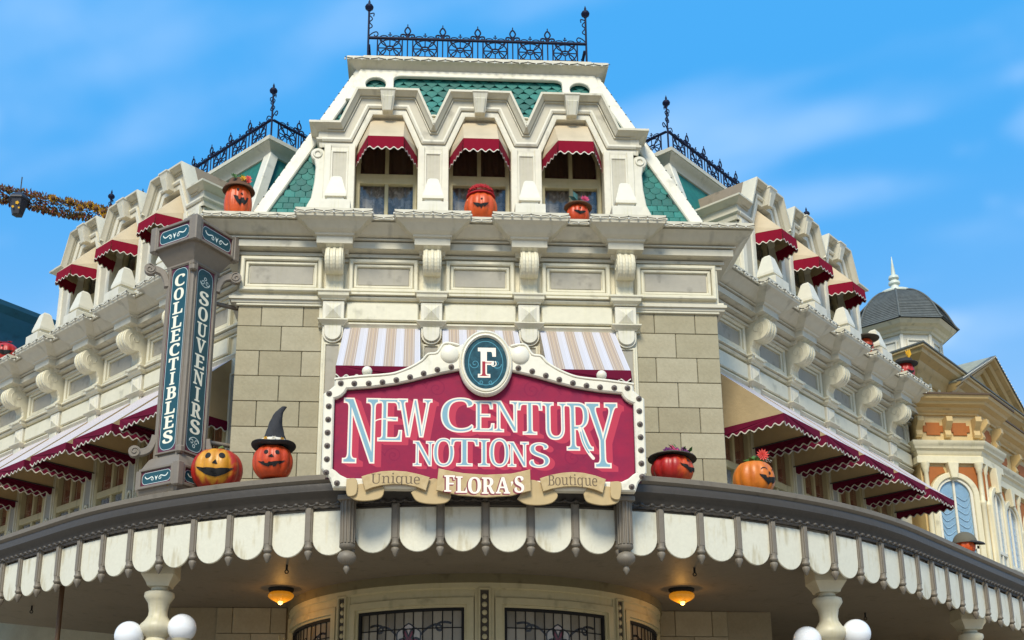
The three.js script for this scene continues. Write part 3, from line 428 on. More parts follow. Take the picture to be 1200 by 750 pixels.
// --- mansard roofs
const shR = mg(bx(0.122, 0.12, 0.014, 0, 0, 0, 0.004)), shRh = mg(bx(0.06, 0.12, 0.014, 0, 0, 0, 0.004));
const shF = mg(ext([...arc(0, 0, 0.062, Math.PI, TAU, 8, 0.058), [0.062, 0.075], [-0.062, 0.075]], 0.014, -0.007, 0.003));
const shD = mg(ext([[0, -0.075], [0.07, 0], [0.07, 0.05], [-0.07, 0.05], [-0.07, 0]], 0.014, -0.007, 0.003));
const RB = { y0: 8.1, y1: 10.52, h0: 2.62, h1: 1.475, z0: 0.06, z1: -0.48 };
{
  const { y0, y1, h0, h1, z0, z1 } = RB, b = -2.6, PF = (x, y) => [x, y, z0 + (z1 - z0) * (y - y0) / (y1 - y0)], o = part(bld, 'mansard_roof', tri([
    ...quad([-h0, y0, z0], [-1.7, y0, z0], PF(-1.7, 9.36), PF(-h0 + (h0 - h1) * (9.36 - y0) / (y1 - y0), 9.36)), ...quad([1.7, y0, z0], [h0, y0, z0], PF(h0 - (h0 - h1) * (9.36 - y0) / (y1 - y0), 9.36), PF(1.7, 9.36)), ...quad(PF(-h0 + (h0 - h1) * (9.36 - y0) / (y1 - y0), 9.36), PF(h0 - (h0 - h1) * (9.36 - y0) / (y1 - y0), 9.36), [h1, y1, z1], [-h1, y1, z1]), ...quad([h0, y0, z0], [h0, y0, b - 0.5], [h1, y1, b], [h1, y1, z1]), ...quad([-h0, y0, b - 0.5], [-h0, y0, z0], [-h1, y1, z1], [-h1, y1, b]), ...quad([h0, y0, b - 0.5], [-h0, y0, b - 0.5], [-h1, y1, b], [h1, y1, b])]), mTealDark);
  const L = Math.hypot(y1 - y0, z1 - z0), tilt = Math.atan2(z0 - z1, y1 - y0), rowH = 0.088;
  for (let r = 0; r * rowH < L - 0.04; r++) {
    const t = (r + 0.5) * rowH / L, y = y0 + (y1 - y0) * t, z = z0 + (z1 - z0) * t, hw = h0 + (h1 - h0) * t, scale = r >= 6, dia = y > 9.75, step = dia ? 0.142 : 0.126;
    const n = Math.ceil(hw / step) + 1;
    for (let k = -n; k <= n; k++) {
      const x = (k + (r % 2) * 0.5) * step; if (Math.abs(x) > hw - 0.1) continue;
      if (y < 9.4 && Math.abs(x) < 1.72) continue;                            // behind the dormers
      if (y < 9.75 && y >= 9.4 && Math.abs(x) < 1.6 && Math.min(Math.abs(x - 0.545), Math.abs(x + 0.545)) > 0.2) continue;
      const s = shared(o, 'shingle', dia ? shD : scale ? shF : shR, mTeal[(rnd() * 4) | 0]);
      const lift = 0.016 + rr(-0.001, 0.002); s.position.set(x + rr(-0.002, 0.002), y + Math.sin(tilt) * lift, z + Math.cos(tilt) * lift); s.rotation.set(-tilt - 0.055 + rr(-0.006, 0.006), 0, rr(-0.01, 0.01));
    }
  }
  // white hips, frieze with rounded openings, crown
  for (const s of [-1, 1]) {
    const A = V3([s * h0, y0, z0]), B = V3([s * h1, y1, z1]), len = A.distanceTo(B), g = bx(0.15, len, 0.09, 0, 0, 0, 0.012);
    g.applyQuaternion(new THREE.Quaternion().setFromUnitVectors(new THREE.Vector3(0, 1, 0), B.clone().sub(A).normalize())); const mid = A.clone().add(B).multiplyScalar(0.5); g.translate(mid.x - s * 0.03, mid.y, mid.z + 0.02);
    const hip = part(bld, 'roof_hip', g, mWhite);
    const bl = []; for (let k = 0; k < 22; k++) { const p = A.clone().lerp(B, (k + 0.5) / 22); bl.push(mv(new THREE.IcosahedronGeometry(0.014, 0), p.x + s * 0.045, p.y, p.z + 0.06), rod([p.x + s * 0.045, p.y, p.z + 0.06], [p.x + s * 0.02, p.y, p.z + 0.02], 0.006, 4)); }
    part(hip, 'light_bulbs', bl, mWire).userData.kind = 'stuff';
  }
  const fr = ext([[-1.62, 10.02], [-1.04, 10.02], [-1.04, 10.36], ...arc(-0.94, 10.37, 0.1, Math.PI, Math.PI / 2, 8, 0.06), ...arc(0.94, 10.37, 0.1, Math.PI / 2, 0, 8, 0.06), [1.04, 10.36], [1.04, 10.02], [1.62, 10.02], [1.46, 10.53], [-1.46, 10.53]].map(([x, y]) => [x, (y - 10.2) / Math.cos(tilt)]), 0.05, 0, 0.008, [-1, 1].map((s) => arc(s * 1.26, 0.085, 0.125, 0, TAU, 20, 0.115)));
  const t = (10.2 - y0) / (y1 - y0); part(bld, 'roof_frieze', fr.rotateX(-tilt).translate(0, 10.2 + Math.sin(tilt) * 0.02, z0 + (z1 - z0) * t + 0.04), mWhite);
  part(bld, 'tower_crown', [sweep([[-0.3, 10.49], [-0.0, 10.49], [0.02, 10.5], [0.03, 10.52], [0.06, 10.535], [0.08, 10.55], [0.12, 10.585], [0.16, 10.605], [0.175, 10.61], [0.185, 10.615], [0.185, 10.66], [-0.3, 10.66]], [[-h1 + 0.04, -2.7], [-h1 + 0.04, z1], [h1 - 0.04, z1], [h1 - 0.04, -2.7]]), bx(2.9, 0.06, 2.2, 0, 10.64, -1.6)], mCornice);
  lampString(bld, FC, [[-1.64, 10.645, z1 + 0.18], [1.64, 10.645, z1 + 0.18]]);
}
// --- iron cresting
const ironPanel = (() => { const g = [], w = 0.31, h = 0.27, r = 0.0095; for (const s of [-1, 1]) g.push(rod([s * w / 2, 0, 0], [s * w / 2, h, 0], r)); g.push(rod([-w / 2, 0.02, 0], [w / 2, 0.02, 0], r));
  const ring = (cx, cy, a, b, a0 = 0, a1 = TAU, n = 20) => tube(arc(cx, cy, a, a0, a1, n, b).map(([x, y]) => [x, y, 0]), r * 0.85, n * 2, 5);
  g.push(ring(0, h / 2, 0.145, 0.125), ring(0, h / 2, 0.035, 0.035), ring(0, h + 0.02, 0.13, 0.13, Math.PI * 1.08, Math.PI * 1.92, 10), ring(0, -0.0, 0.13, 0.13, 0.1, Math.PI - 0.1, 10), ring(-w / 2 - 0.02, h / 2, 0.13, 0.13, -1.2, 1.2, 10), ring(w / 2 + 0.02, h / 2, 0.13, 0.13, Math.PI - 1.2, Math.PI + 1.2, 10));
  for (let k = 0; k < 4; k++) { const a = k * Math.PI / 2; g.push(rod([Math.cos(a) * 0.035, h / 2 + Math.sin(a) * 0.035, 0], [Math.cos(a) * 0.14, h / 2 + Math.sin(a) * 0.12, 0], r * 0.8, 5)); } return mg(g); })();
const ironTop = (() => { // diamond on two scrolls
  const g = [], r = 0.0105, sc = (s) => tube([[0, 0, 0], [s * 0.03, 0.045, 0], [s * 0.075, 0.05, 0], [s * 0.085, 0.02, 0], [s * 0.06, 0.005, 0], [s * 0.05, 0.025, 0]], r, 20, 5);
  g.push(sc(1), sc(-1), tube([[0, 0.05, 0], [0.035, 0.1, 0], [0, 0.16, 0], [-0.035, 0.1, 0]], r, 24, 5, true), rod([0, 0, 0], [0, 0.06, 0], r), rod([0, 0.15, 0], [0, 0.2, 0], r * 0.7)); return mg(g); })();
const ironSmall = mg([rod([0, 0, 0], [0, 0.07, 0], 0.006), bx(0.05, 0.014, 0.012, 0, 0.04, 0, 0.003), mv(new THREE.OctahedronGeometry(0.014), 0, 0.068, 0), ...[-1, 1].map((s) => tube(arc(s * 0.075, 0, 0.05, 0.15, Math.PI - 0.15, 8, 0.03).map(([x, y]) => [x, y, 0]), 0.006, 16, 5))]);
const ironPost = (s) => { const g = []; g.push(rod([0, 0, 0], [0, 0.72, 0], 0.013, 8), lathe([[0, 0.68], [0.02, 0.685], [0.022, 0.7], [0.05, 0.72], [0.055, 0.745], [0.042, 0.77], [0.02, 0.785], [0.012, 0.8], [0.016, 0.815], [0.006, 0.85], [0, 0.87]], 14));
  for (const q of s) g.push(tube([[0, 0.31, 0], [q * 0.05, 0.36, 0], [q * 0.1, 0.38, 0], [q * 0.12, 0.34, 0], [q * 0.09, 0.31, 0], [q * 0.07, 0.335, 0]], 0.0075, 20, 5), tube([[0, 0.42, 0], [q * 0.045, 0.46, 0], [q * 0.01, 0.52, 0], [q * 0.045, 0.57, 0], [0, 0.63, 0]], 0.0075, 20, 5), tube([[0, 0.64, 0], [q * 0.06, 0.655, 0], [q * 0.06, 0.61, 0]], 0.0075, 12, 5)); return mg(g); };
const postL = ironPost([1]), postR = ironPost([-1]), postB = ironPost([-1, 1]);
function cresting(fr, xA, zA, xB, zB, y, n, pa, pb, name = 'roof_railing') { // n panels between two points of the local frame
  const len = Math.hypot(xB - xA, zB - zA), ry = Math.atan2(-(zB - zA), xB - xA), o = put(sub(bld, name), fr, xA, y, zA); o.rotation.y += ry;
  part(o, 'rail', [bx(len, 0.03, 0.035, len / 2, 0.29, 0, 0.006), bx(len, 0.018, 0.02, len / 2, 0.012, 0, 0.004)], mIron);
  const st = (len - 0.1) / n; for (let k = 0; k < n; k++) { shared(o, 'scroll_panel', ironPanel, mIron).position.set(0.05 + st * (k + 0.5), 0.01, 0); shared(o, 'small_finial', ironSmall, mIron).position.set(0.05 + st * (k + 0.5), 0.3, 0); if (k) { const b = shared(o, 'diamond_finial', ironTop, mIron); b.position.set(0.05 + st * k, 0.3, 0); part(o, 'baluster', rod([0.05 + st * k, 0, 0], [0.05 + st * k, 0.29, 0], 0.009), mIron); } }
  if (pa) shared(o, 'corner_post', pa, mIron); if (pb) shared(o, 'corner_post', pb, mIron).position.x = len;
}
part(bld, 'railing_kerb', [bx(2.86, 0.1, 0.12, 0, 10.71, -0.47), bx(0.12, 0.1, 2.0, -1.375, 10.712, -1.53), bx(0.12, 0.1, 2.0, 1.375, 10.712, -1.53)], mCornice);
cresting(FC, -1.375, -0.46, 1.375, -0.46, 10.76, 6, postL, postR);
cresting(FC, -1.375, -2.5, -1.375, -0.6, 10.76, 4, null, null); cresting(FC, 1.375, -0.6, 1.375, -2.5, 10.76, 4, null, null);
// --- roofs of the wings
for (const [fr, s] of [[FR, 1], [FL, -1]]) {
  const X = (a) => s * a, a0 = 0.95, a1 = 6.0, b0 = 1.42, b1 = 5.6, zo = 0.02, zi = -0.8, yb = 8.1, yt = 10.25, back = -3.2;
  const q = (...p) => s > 0 ? quad(...p) : quad(...[...p].reverse());
  const o = put(part(bld, 'mansard_roof', tri([...q([X(a0), yb, zo], [X(a1), yb, zo], [X(b1), yt, zi], [X(b0), yt, zi]), ...q([X(a0), yb, back], [X(a0), yb, zo], [X(b0), yt, zi], [X(b0), yt, back]), ...q([X(a1), yb, zo], [X(a1), yb, back], [X(b1), yt, back], [X(b1), yt, zi]), ...q([X(a1), yb, back], [X(a0), yb, back], [X(b0), yt, back], [X(b1), yt, back])]), mTealDark), fr);
  const n = 24, cs = []; for (let r = 0; r < n; r++) { const t = (r + 0.45) / n, y = yb + (yt - yb) * t, z = zo + (zi - zo) * t, x0 = a0 + (b0 - a0) * t, x1 = a1 + (b1 - a1) * t; cs.push(mv(bx(x1 - x0 - 0.1, (yt - yb) / n * 1.15, 0.016, 0, 0, 0, 0.004), X((x0 + x1) / 2), y + 0.004, z + 0.016, 0, -0.31), mv(bx(0.016, (yt - yb) / n * 1.15, z - back - 0.1, 0, 0, 0, 0.004), X(x0 - 0.012), y + 0.004, (z + back) / 2, 0, 0, s * -0.16)); }
  const c = part(o, 'shingle_courses', cs, mTeal[0]); c.userData.kind = 'stuff';
  for (const [p, r] of [[[X(a0), yb, zo], [X(b0), yt, zi]], [[X(a1), yb, zo], [X(b1), yt, zi]]]) { const A = V3(p), B = V3(r), g = bx(0.16, A.distanceTo(B), 0.14, 0, 0, 0, 0.012); g.applyQuaternion(new THREE.Quaternion().setFromUnitVectors(new THREE.Vector3(0, 1, 0), B.clone().sub(A).normalize())); const m = A.clone().add(B).multiplyScalar(0.5);
    const h = part(o, 'roof_hip', g.translate(m.x, m.y, m.z), mWhite); }
  const path = s > 0 ? [[b0, back], [b0, zi], [b1, zi], [b1, back]] : [[-b1, back], [-b1, zi], [-b0, zi], [-b0, back]];
  put(part(bld, 'wing_crown', [sweep([[-0.3, 10.12], [0.02, 10.12], [0.02, 10.24], [0.05, 10.25], [0.06, 10.28], [0.1, 10.33], [0.15, 10.36], [0.165, 10.38], [0.18, 10.385], [0.18, 10.44], [-0.3, 10.44]], path), bx(b1 - b0 - 0.4, 0.05, 2.2, X((b0 + b1) / 2), 10.42, -2.1)], mCornice), fr);
  put(part(bld, 'railing_kerb', [bx(b1 - b0 + 0.1, 0.1, 0.12, X((b0 + b1) / 2), 10.49, zi + 0.02), bx(0.12, 0.1, 2.2, X(b0), 10.492, zi - 1.15)], mCornice), fr); const ry = 10.54;
  if (s > 0) { cresting(fr, b0, zi + 0.02, b1, zi + 0.02, ry, 9, postB, postB); cresting(fr, b0, -2.9, b0, zi, ry, 5, null, null); }
  else { cresting(fr, -b1, zi + 0.02, -b0, zi + 0.02, ry, 9, postB, postB); cresting(fr, -b0, zi, -b0, -2.9, ry, 5, null, null); }
}
// --- recessed ground floor: stone piers and the bow window
part(bld, 'ground_floor_wall', [bx(1.4, 4.2, 0.3, -3.1, 2.1, -2.83), bx(1.4, 4.2, 0.3, 3.2, 2.1, -2.83), bx(9, 8, 0.3, 0, 4, -5.4)], mMortar);
for (const s of [-1, 1]) for (let r = 0; r < 5; r++) {
  const xs = r % 2 ? [2.38, 2.82, 3.26] : [2.38, 2.58, 3.06, 3.26], y = 4.2 - 0.33 * r - 0.165;
  for (let i = 0; i < xs.length - 1; i++) { const w = xs[i + 1] - xs[i], b = shared(bld, 'stone_block', stone(w, 0.316), mStone[(rnd() * 4) | 0]); b.position.set(s * (xs[i] + w / 2) + 0.06, y, -2.67); }
}
const BW = { c: [0.07, -2.78], r: 2.32 };
const bowArc = (r, n = 40, a0 = Math.PI + 0.02, a1 = TAU - 0.02) => arc(0, 0, r, Math.PI - 0.04, 0.04, n).map(([x, y]) => [BW.c[0] + x, BW.c[1] + y]);
part(bld, 'bow_fascia', sweep([[-0.2, 4.1], [0.06, 4.1], [0.06, 4.22], [-0.2, 4.22]], bowArc(BW.r), true), M('bowFascia', '#7c7254', 0.8));
part(bld, 'bow_frieze', sweep([[-0.2, 3.94], [0.0, 3.94], [0.01, 3.96], [0.01, 4.03], [0.035, 4.045], [0.04, 4.1], [-0.2, 4.1]], bowArc(BW.r), true), mFrameTan);
part(bld, 'bow_bulkhead', sweep([[-0.2, 0], [0.05, 0], [0.05, 0.7], [-0.2, 0.75]], bowArc(BW.r), true), mFrameTan);
// leaded glass: a grid with a flower, colours printed in the panes
const leadTex = (() => {
  const c = document.createElement('canvas'); c.width = 512; c.height = 1024; const x = c.getContext('2d');
  for (let i = 0; i < 11; i++) for (let j = 0; j < 15; j++) { const v = 104 + hash3(i, j, 5) * 40; x.fillStyle = `rgb(${v + 8},${v - 2},${v - 22})`; x.fillRect(i * 46.6, j * 70, 47, 70); }
  const petal = (cx, cy, a, l, w, f) => { x.save(); x.translate(cx, cy); x.rotate(a); x.beginPath(); x.moveTo(0, 0); x.bezierCurveTo(w, -l * 0.4, w, -l * 0.8, 0, -l); x.bezierCurveTo(-w, -l * 0.8, -w, -l * 0.4, 0, 0); x.fillStyle = f; x.fill(); x.lineWidth = 6; x.strokeStyle = '#140f0d'; x.stroke(); x.restore(); };
  for (let k = 0; k < 6; k++) petal(256, 112, k * Math.PI / 3, 66, 40, k % 2 ? '#a9a49c' : '#b3a7a0'); for (let k = 0; k < 6; k++) petal(256, 112, (k + 0.5) * Math.PI / 3, 52, 12, '#6d2330');
  x.beginPath(); x.arc(256, 112, 16, 0, TAU); x.fillStyle = '#5c1822'; x.fill();
  x.strokeStyle = '#140f0d'; x.lineWidth = 9; for (const s of [-1, 1]) { x.beginPath(); x.moveTo(256 + s * 60, 90); x.bezierCurveTo(256 + s * 150, 10, 256 + s * 190, 90, 256 + s * 140, 74); x.bezierCurveTo(256 + s * 120, 56, 256 + s * 150, 36, 256 + s * 205, 50); x.stroke(); }
  const t = new THREE.CanvasTexture(c); t.colorSpace = THREE.SRGBColorSpace; return t;
})();
const mLeaded = new THREE.MeshPhysicalMaterial({ color: 0xffffff, map: leadTex, roughness: 0.25, bumpMap: T.paintB, bumpScale: 0.002 });
const CUT = [0.05, Math.PI / 2 - 0.74, Math.PI / 2, Math.PI / 2 + 0.74, Math.PI - 0.05];
for (let i = 0; i < 4; i++) { // four panes bent to the curve of the bow
  const a0 = CUT[i] + 0.05, a1 = CUT[i + 1] - 0.05, am = (a0 + a1) / 2, o = sub(bld, 'bow_window', BW.c[0], 0, BW.c[1]);
  const seg = (b0, b1, n = 14) => arc(0, 0, BW.r, b1, b0, n), da = (m) => m / BW.r, band = (b0, b1, y0, y1, z0, z1) => sweep([[z0, y0], [z1, y0], [z1, y1], [z0, y1]], seg(b0, b1));
  const ring = (m, w, y0, y1, z0, z1) => { const b0 = a0 + da(m), b1 = a1 - da(m), k = da(w); return [band(b0, b1, y1 - w, y1, z0, z1), band(b0, b1, y0, y0 + w, z0, z1), band(b0, b0 + k, y0 + w, y1 - w, z0, z1), band(b1 - k, b1, y0 + w, y1 - w, z0, z1)]; };
  part(o, 'window_frame', [...ring(0, 0.075, 0.75, 3.94, -0.07, 0.03), ...ring(0.075, 0.028, 0.825, 3.865, -0.07, 0.0)], mFrameTan);
  part(o, 'dark_sash', ring(0.103, 0.032, 0.85, 3.837, -0.06, -0.015), mBlack);
  const g0 = a0 + da(0.125), g1 = a1 - da(0.125), n = 20, pos = [], uvs = [], y0 = 0.87, y1 = 3.815, P = (u, v) => { const a = g1 + (g0 - g1) * u; return [Math.cos(a) * (BW.r - 0.045), y0 + (y1 - y0) * v, Math.sin(a) * (BW.r - 0.045)]; };
  for (let k = 0; k < n; k++) for (const [u, v] of [[k, 0], [k + 1, 0], [k + 1, 1], [k, 0], [k + 1, 1], [k, 1]]) { pos.push(...P(u / n, v)); uvs.push(u / n, v); }
  const g = new THREE.BufferGeometry(); g.setAttribute('position', new THREE.BufferAttribute(new Float32Array(pos), 3)); g.setAttribute('uv', new THREE.BufferAttribute(new Float32Array(uvs), 2)); g.computeVertexNormals(); const g2 = toCreasedNormals(g, 1); g2.userData.keepUV = true; part(o, 'leaded_glass', g2, mLeaded);
  const lead = []; for (let k = 1; k < 11; k++) { const a = g1 + (g0 - g1) * k / 11; lead.push(rod([Math.cos(a) * (BW.r - 0.04), y0, Math.sin(a) * (BW.r - 0.04)], [Math.cos(a) * (BW.r - 0.04), y1, Math.sin(a) * (BW.r - 0.04)], 0.006, 5)); } for (let k = 1; k < 13; k++) lead.push(band(g0, g1, y1 - k * 0.2, y1 - k * 0.2 + 0.011, -0.045, -0.036)); part(o, 'lead_bars', lead, mBlack);
}
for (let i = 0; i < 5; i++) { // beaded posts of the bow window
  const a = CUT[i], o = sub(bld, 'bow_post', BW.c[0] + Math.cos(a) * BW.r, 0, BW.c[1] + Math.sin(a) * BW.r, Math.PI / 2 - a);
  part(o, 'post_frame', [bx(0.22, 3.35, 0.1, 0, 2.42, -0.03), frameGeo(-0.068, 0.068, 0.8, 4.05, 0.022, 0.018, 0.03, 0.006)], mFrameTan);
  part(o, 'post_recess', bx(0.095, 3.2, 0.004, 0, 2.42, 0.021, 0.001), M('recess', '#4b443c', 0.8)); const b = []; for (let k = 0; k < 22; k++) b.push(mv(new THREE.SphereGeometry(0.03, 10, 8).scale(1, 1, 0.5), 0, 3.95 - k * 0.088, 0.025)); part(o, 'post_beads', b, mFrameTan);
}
for (const s of [-1, 1]) { // shop fronts under the wings
  const fr = s > 0 ? FR : FL; put(part(bld, 'shopfront_wall', bx(12, 8, 0.2, s * 7.0, 4, -1.7), M('shopWall', '#aca082', 0.85, T.stone)), fr);
  for (let k = 0; k < 4; k++) { const o = put(sub(bld, 'shop_window'), fr, s * (2.4 + k * 1.5), 0, -1.58); part(o, 'window_frame', [frameGeo(-0.6, 0.6, 0.8, 3.85, 0.12, 0, 0.1, 0.012), bx(0.12, 3.1, 0.1, 0.69, 2.3, 0.03)], mFrameTan); part(o, 'pane', bx(0.98, 2.83, 0.008, 0, 2.32, 0.03, 0.001), M('shopGlass', '#14161a', 0.08, null)); }
}

// ------------------------------------------------------------------ veranda canopy
const canopy = thing('veranda_canopy', 'curved grey veranda canopy edged with cream scalloped panels', 'canopy');
const CP = { cx: 0.2, z0: 1.48, R: 6.75 };                         // edge: an arc turning 45 degrees to either side, then straight along the wings
const HA = CP.R * Math.PI / 4;
function edge(u, off = 0) { // point and heading of the canopy edge at distance u from its middle
  const s = Math.sign(u) || 1, a = Math.min(Math.abs(u), HA) / CP.R, x = Math.sin(a) * CP.R, z = CP.z0 - CP.R + Math.cos(a) * CP.R, ex = Math.max(0, Math.abs(u) - HA) * Q;
  return { x: CP.cx + s * (x + ex + Math.sin(a) * off), z: z - ex + Math.cos(a) * off, ry: s * a };
}
const U0 = -9.2, U1 = 11.6, edgePath = (off) => Array.from({ length: 70 }, (_, i) => { const e = edge(U0 + (U1 - U0) * i / 69, off); return [e.x, e.z]; });
part(canopy, 'roof_edge', sweep([[-0.6, 4.72], [-0.05, 4.72], [0.0, 4.755], [0.005, 4.80], [-0.02, 4.812], [-0.6, 4.83]], edgePath(0.02)), mCanopyGrey);
part(canopy, 'edge_moulding', sweep([[-0.3, 4.5], [-0.1, 4.5], [-0.1, 4.53], [-0.085, 4.545], [-0.08, 4.565], [-0.07, 4.58], [-0.06, 4.6], [-0.03, 4.625], [-0.012, 4.65], [-0.012, 4.67], [-0.006, 4.70], [-0.012, 4.725], [-0.3, 4.725]], edgePath(0)), mCanopyDark);
part(canopy, 'fascia_board', sweep([[-0.24, 4.16], [-0.13, 4.16], [-0.13, 4.5], [-0.24, 4.5]], edgePath(0)), mCanopyGrey);
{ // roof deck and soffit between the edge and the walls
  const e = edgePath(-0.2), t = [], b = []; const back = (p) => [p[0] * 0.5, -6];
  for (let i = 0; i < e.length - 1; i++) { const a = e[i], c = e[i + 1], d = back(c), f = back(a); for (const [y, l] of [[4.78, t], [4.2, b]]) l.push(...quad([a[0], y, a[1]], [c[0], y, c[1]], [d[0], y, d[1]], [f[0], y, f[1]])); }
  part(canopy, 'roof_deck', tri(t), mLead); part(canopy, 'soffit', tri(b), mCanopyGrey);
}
const valPanel = mg(ext([...arc(0, 4.21, 0.178, Math.PI, TAU, 14), [0.178, 4.47], [-0.178, 4.47]], 0.024, -0.012, 0.005));
const valPanels = Array.from({ length: 7 }, (_, k) => { const g = valPanel.clone(), uv = g.attributes.uv; for (let i = 0; i < uv.count; i++) uv.setX(i, uv.getX(i) + k * 0.437); return g; });
const slatGeo = mg([bx(0.078, 0.36, 0.05, 0, 4.335, 0), bx(0.05, 0.33, 0.012, 0, 4.335, 0.03, 0.004)]);
const dropGeo = mg(lathe([[0, 3.985], [0.012, 3.995], [0.03, 4.035], [0.04, 4.06], [0.034, 4.078], [0.022, 4.084], [0.03, 4.092], [0.042, 4.104], [0.042, 4.12], [0.034, 4.128], [0.037, 4.158], [0.037, 4.17], [0, 4.17]], 14));
const pendGeo = mg([lathe([[0, 3.815], [0.008, 3.825], [0.032, 3.865], [0.026, 3.888], [0.02, 3.9], [0.05, 3.915], [0.085, 3.95], [0.09, 3.985], [0.07, 4.02], [0.035, 4.04], [0.06, 4.06], [0.075, 4.075], [0.075, 4.1], [0, 4.1]], 18), new THREE.CylinderGeometry(0.066, 0.06, 0.46, 20).translate(0, 4.32, 0), ...Array.from({ length: 12 }, (_, k) => mv(new THREE.CylinderGeometry(0.011, 0.011, 0.42, 6), Math.cos(k / 12 * TAU) * 0.065, 4.32, Math.sin(k / 12 * TAU) * 0.065)), bx(0.17, 0.05, 0.17, 0, 4.545, 0)]);
for (const [x, z] of [[-2.04, -0.07], [2.29, 0], [5.14, -2.67], [-5.51, -2.66]]) part(canopy, 'ceiling_hook', [mv(new THREE.CylinderGeometry(0.012, 0.012, 0.06, 8), x, 4.17, z), mv(new THREE.TorusGeometry(0.018, 0.006, 6, 12), x, 4.125, z)], mBlack);
const PS = 0.4335;
for (let k = -21; k <= 26; k++) {
  const e = edge(k * PS - 0.22, -0.09), f = edge((k + 0.5) * PS - 0.22, -0.1);
  const p = shared(canopy, 'scalloped_panel', valPanels[(k * 5 + 140) % 7], mCanopyPanel); p.position.set(f.x, rr(-0.004, 0.004), f.z); p.rotation.set(rr(-0.004, 0.004), f.ry + rr(-0.01, 0.01), 0);
  const s = shared(canopy, 'slat', slatGeo, mCanopyGrey); s.position.set(e.x, 0, e.z); s.rotation.y = e.ry; const d = shared(s, 'drop_finial', dropGeo, mCanopyGrey);
}
for (const x of [-1.33, 1.31]) { const e = edge(x - CP.cx, 0.01); const p = shared(canopy, 'drop_pendant', pendGeo, mCanopyGrey); p.position.set(e.x, 0, e.z); p.rotation.y = e.ry; }
{ // lamp garland under the moulding
  const g = [], b = [], n = 190; const P = (i, dy = 0) => { const e = edge(U0 + (U1 - U0) * i / n, -0.05); return [e.x, 4.535 + dy, e.z]; };
  for (let i = 0; i < n; i++) { g.push(tube([P(i), P(i + 0.5, -0.02), P(i + 1)], 0.011, 5, 5)); b.push(mv(new THREE.SphereGeometry(0.024, 8, 6).scale(1.2, 0.9, 1), ...P(i, -0.004))); }
  const o = part(canopy, 'light_string', [g, b], mCanopyDark); o.userData.kind = 'stuff';
}

// ------------------------------------------------------------------ the shop sign over the entrance
const font = await new FontLoader().loadAsync('fonts/droid/droid_serif_bold.typeface.json');
const fontR = await new FontLoader().loadAsync('fonts/droid/droid_serif_regular.typeface.json');
function glyph(ch, f = font) { const sh = f.generateShapes(ch, 1), loops = []; for (const s of sh) { loops.push(s.getPoints(10)); for (const h of s.holes) loops.push(h.getPoints(10)); } let b = [9, 9, -9, -9]; for (const l of loops) for (const p of l) b = [Math.min(b[0], p.x), Math.min(b[1], p.y), Math.max(b[2], p.x), Math.max(b[3], p.y)]; return { loops, b }; }
function trace(ctx, gl, x0, y0, x1, y1) { // glyph fitted into a canvas box, y down
  const { loops, b } = gl, sx = (x1 - x0) / (b[2] - b[0]), sy = (y1 - y0) / (b[3] - b[1]); ctx.beginPath();
  for (const l of loops) { l.forEach((p, i) => { const x = x0 + (p.x - b[0]) * sx, y = y1 - (p.y - b[1]) * sy; i ? ctx.lineTo(x, y) : ctx.moveTo(x, y); }); ctx.closePath(); }
}
const sgn = thing('shop_sign', 'large crimson shop sign lettered New Century Notions in cream and blue over entrance', 'sign', [-0.045, 5.19, 1.56]);
const half = [[1.416, -0.618], [1.445, -0.535], [1.528, -0.435], [1.536, 0.31], [1.476, 0.355], [1.436, 0.395], [1.436, 0.458], [1.17, 0.489], [1.0, 0.503], [0.862, 0.525], [0.72, 0.586], [0.605, 0.66], [0.555, 0.715], [0.542, 0.738], [0.462, 0.745], [0.45, 0.79], [0.4, 0.84], [0.334, 0.85], [0.28, 0.82], [0.2, 0.85]];
const mir = (h, dx = 0.012) => [...h.map(([x, y]) => [x + dx, y]), ...[...h].reverse().map(([x, y]) => [-x + dx, y])];
const pHalf = [[1.288, -0.523], [1.354, -0.49], [1.399, -0.45], [1.428, -0.432], [1.432, 0.262], [1.4, 0.272], [1.368, 0.29], [1.335, 0.325], [1.316, 0.363], [1.1, 0.382], [0.86, 0.42], [0.7, 0.46], [0.575, 0.496], [0.424, 0.537], [0.274, 0.572], [0.1, 0.6]];
const mSignFrame = M('signFrame', '#ece6d6', 0.42, T.paint, T.paintB, 0.001), mSocket = M('socket', '#5d5148', 0.4, null);
part(sgn, 'sign_frame', ext(mir(half), 0.11, -0.05, 0.014, [mir(pHalf).reverse()]), mSignFrame);
part(sgn, 'frame_moulding', [tube(mir([[1.436, 0.458], [1.17, 0.493], [1.0, 0.508], [0.862, 0.53], [0.72, 0.59], [0.605, 0.665], [0.55, 0.73], [0.462, 0.748], [0.4, 0.84], [0.334, 0.85], [0.25, 0.83]]).slice(0, 11).map(([x, y]) => [x, y, 0.055]), 0.014, 60, 6), tube(mir([[1.436, 0.458], [1.17, 0.493], [1.0, 0.508], [0.862, 0.53], [0.72, 0.59], [0.605, 0.665], [0.55, 0.73], [0.462, 0.748], [0.4, 0.84], [0.334, 0.85], [0.25, 0.83]]).slice(11).map(([x, y]) => [x, y, 0.055]), 0.014, 60, 6)], mSignFrame);
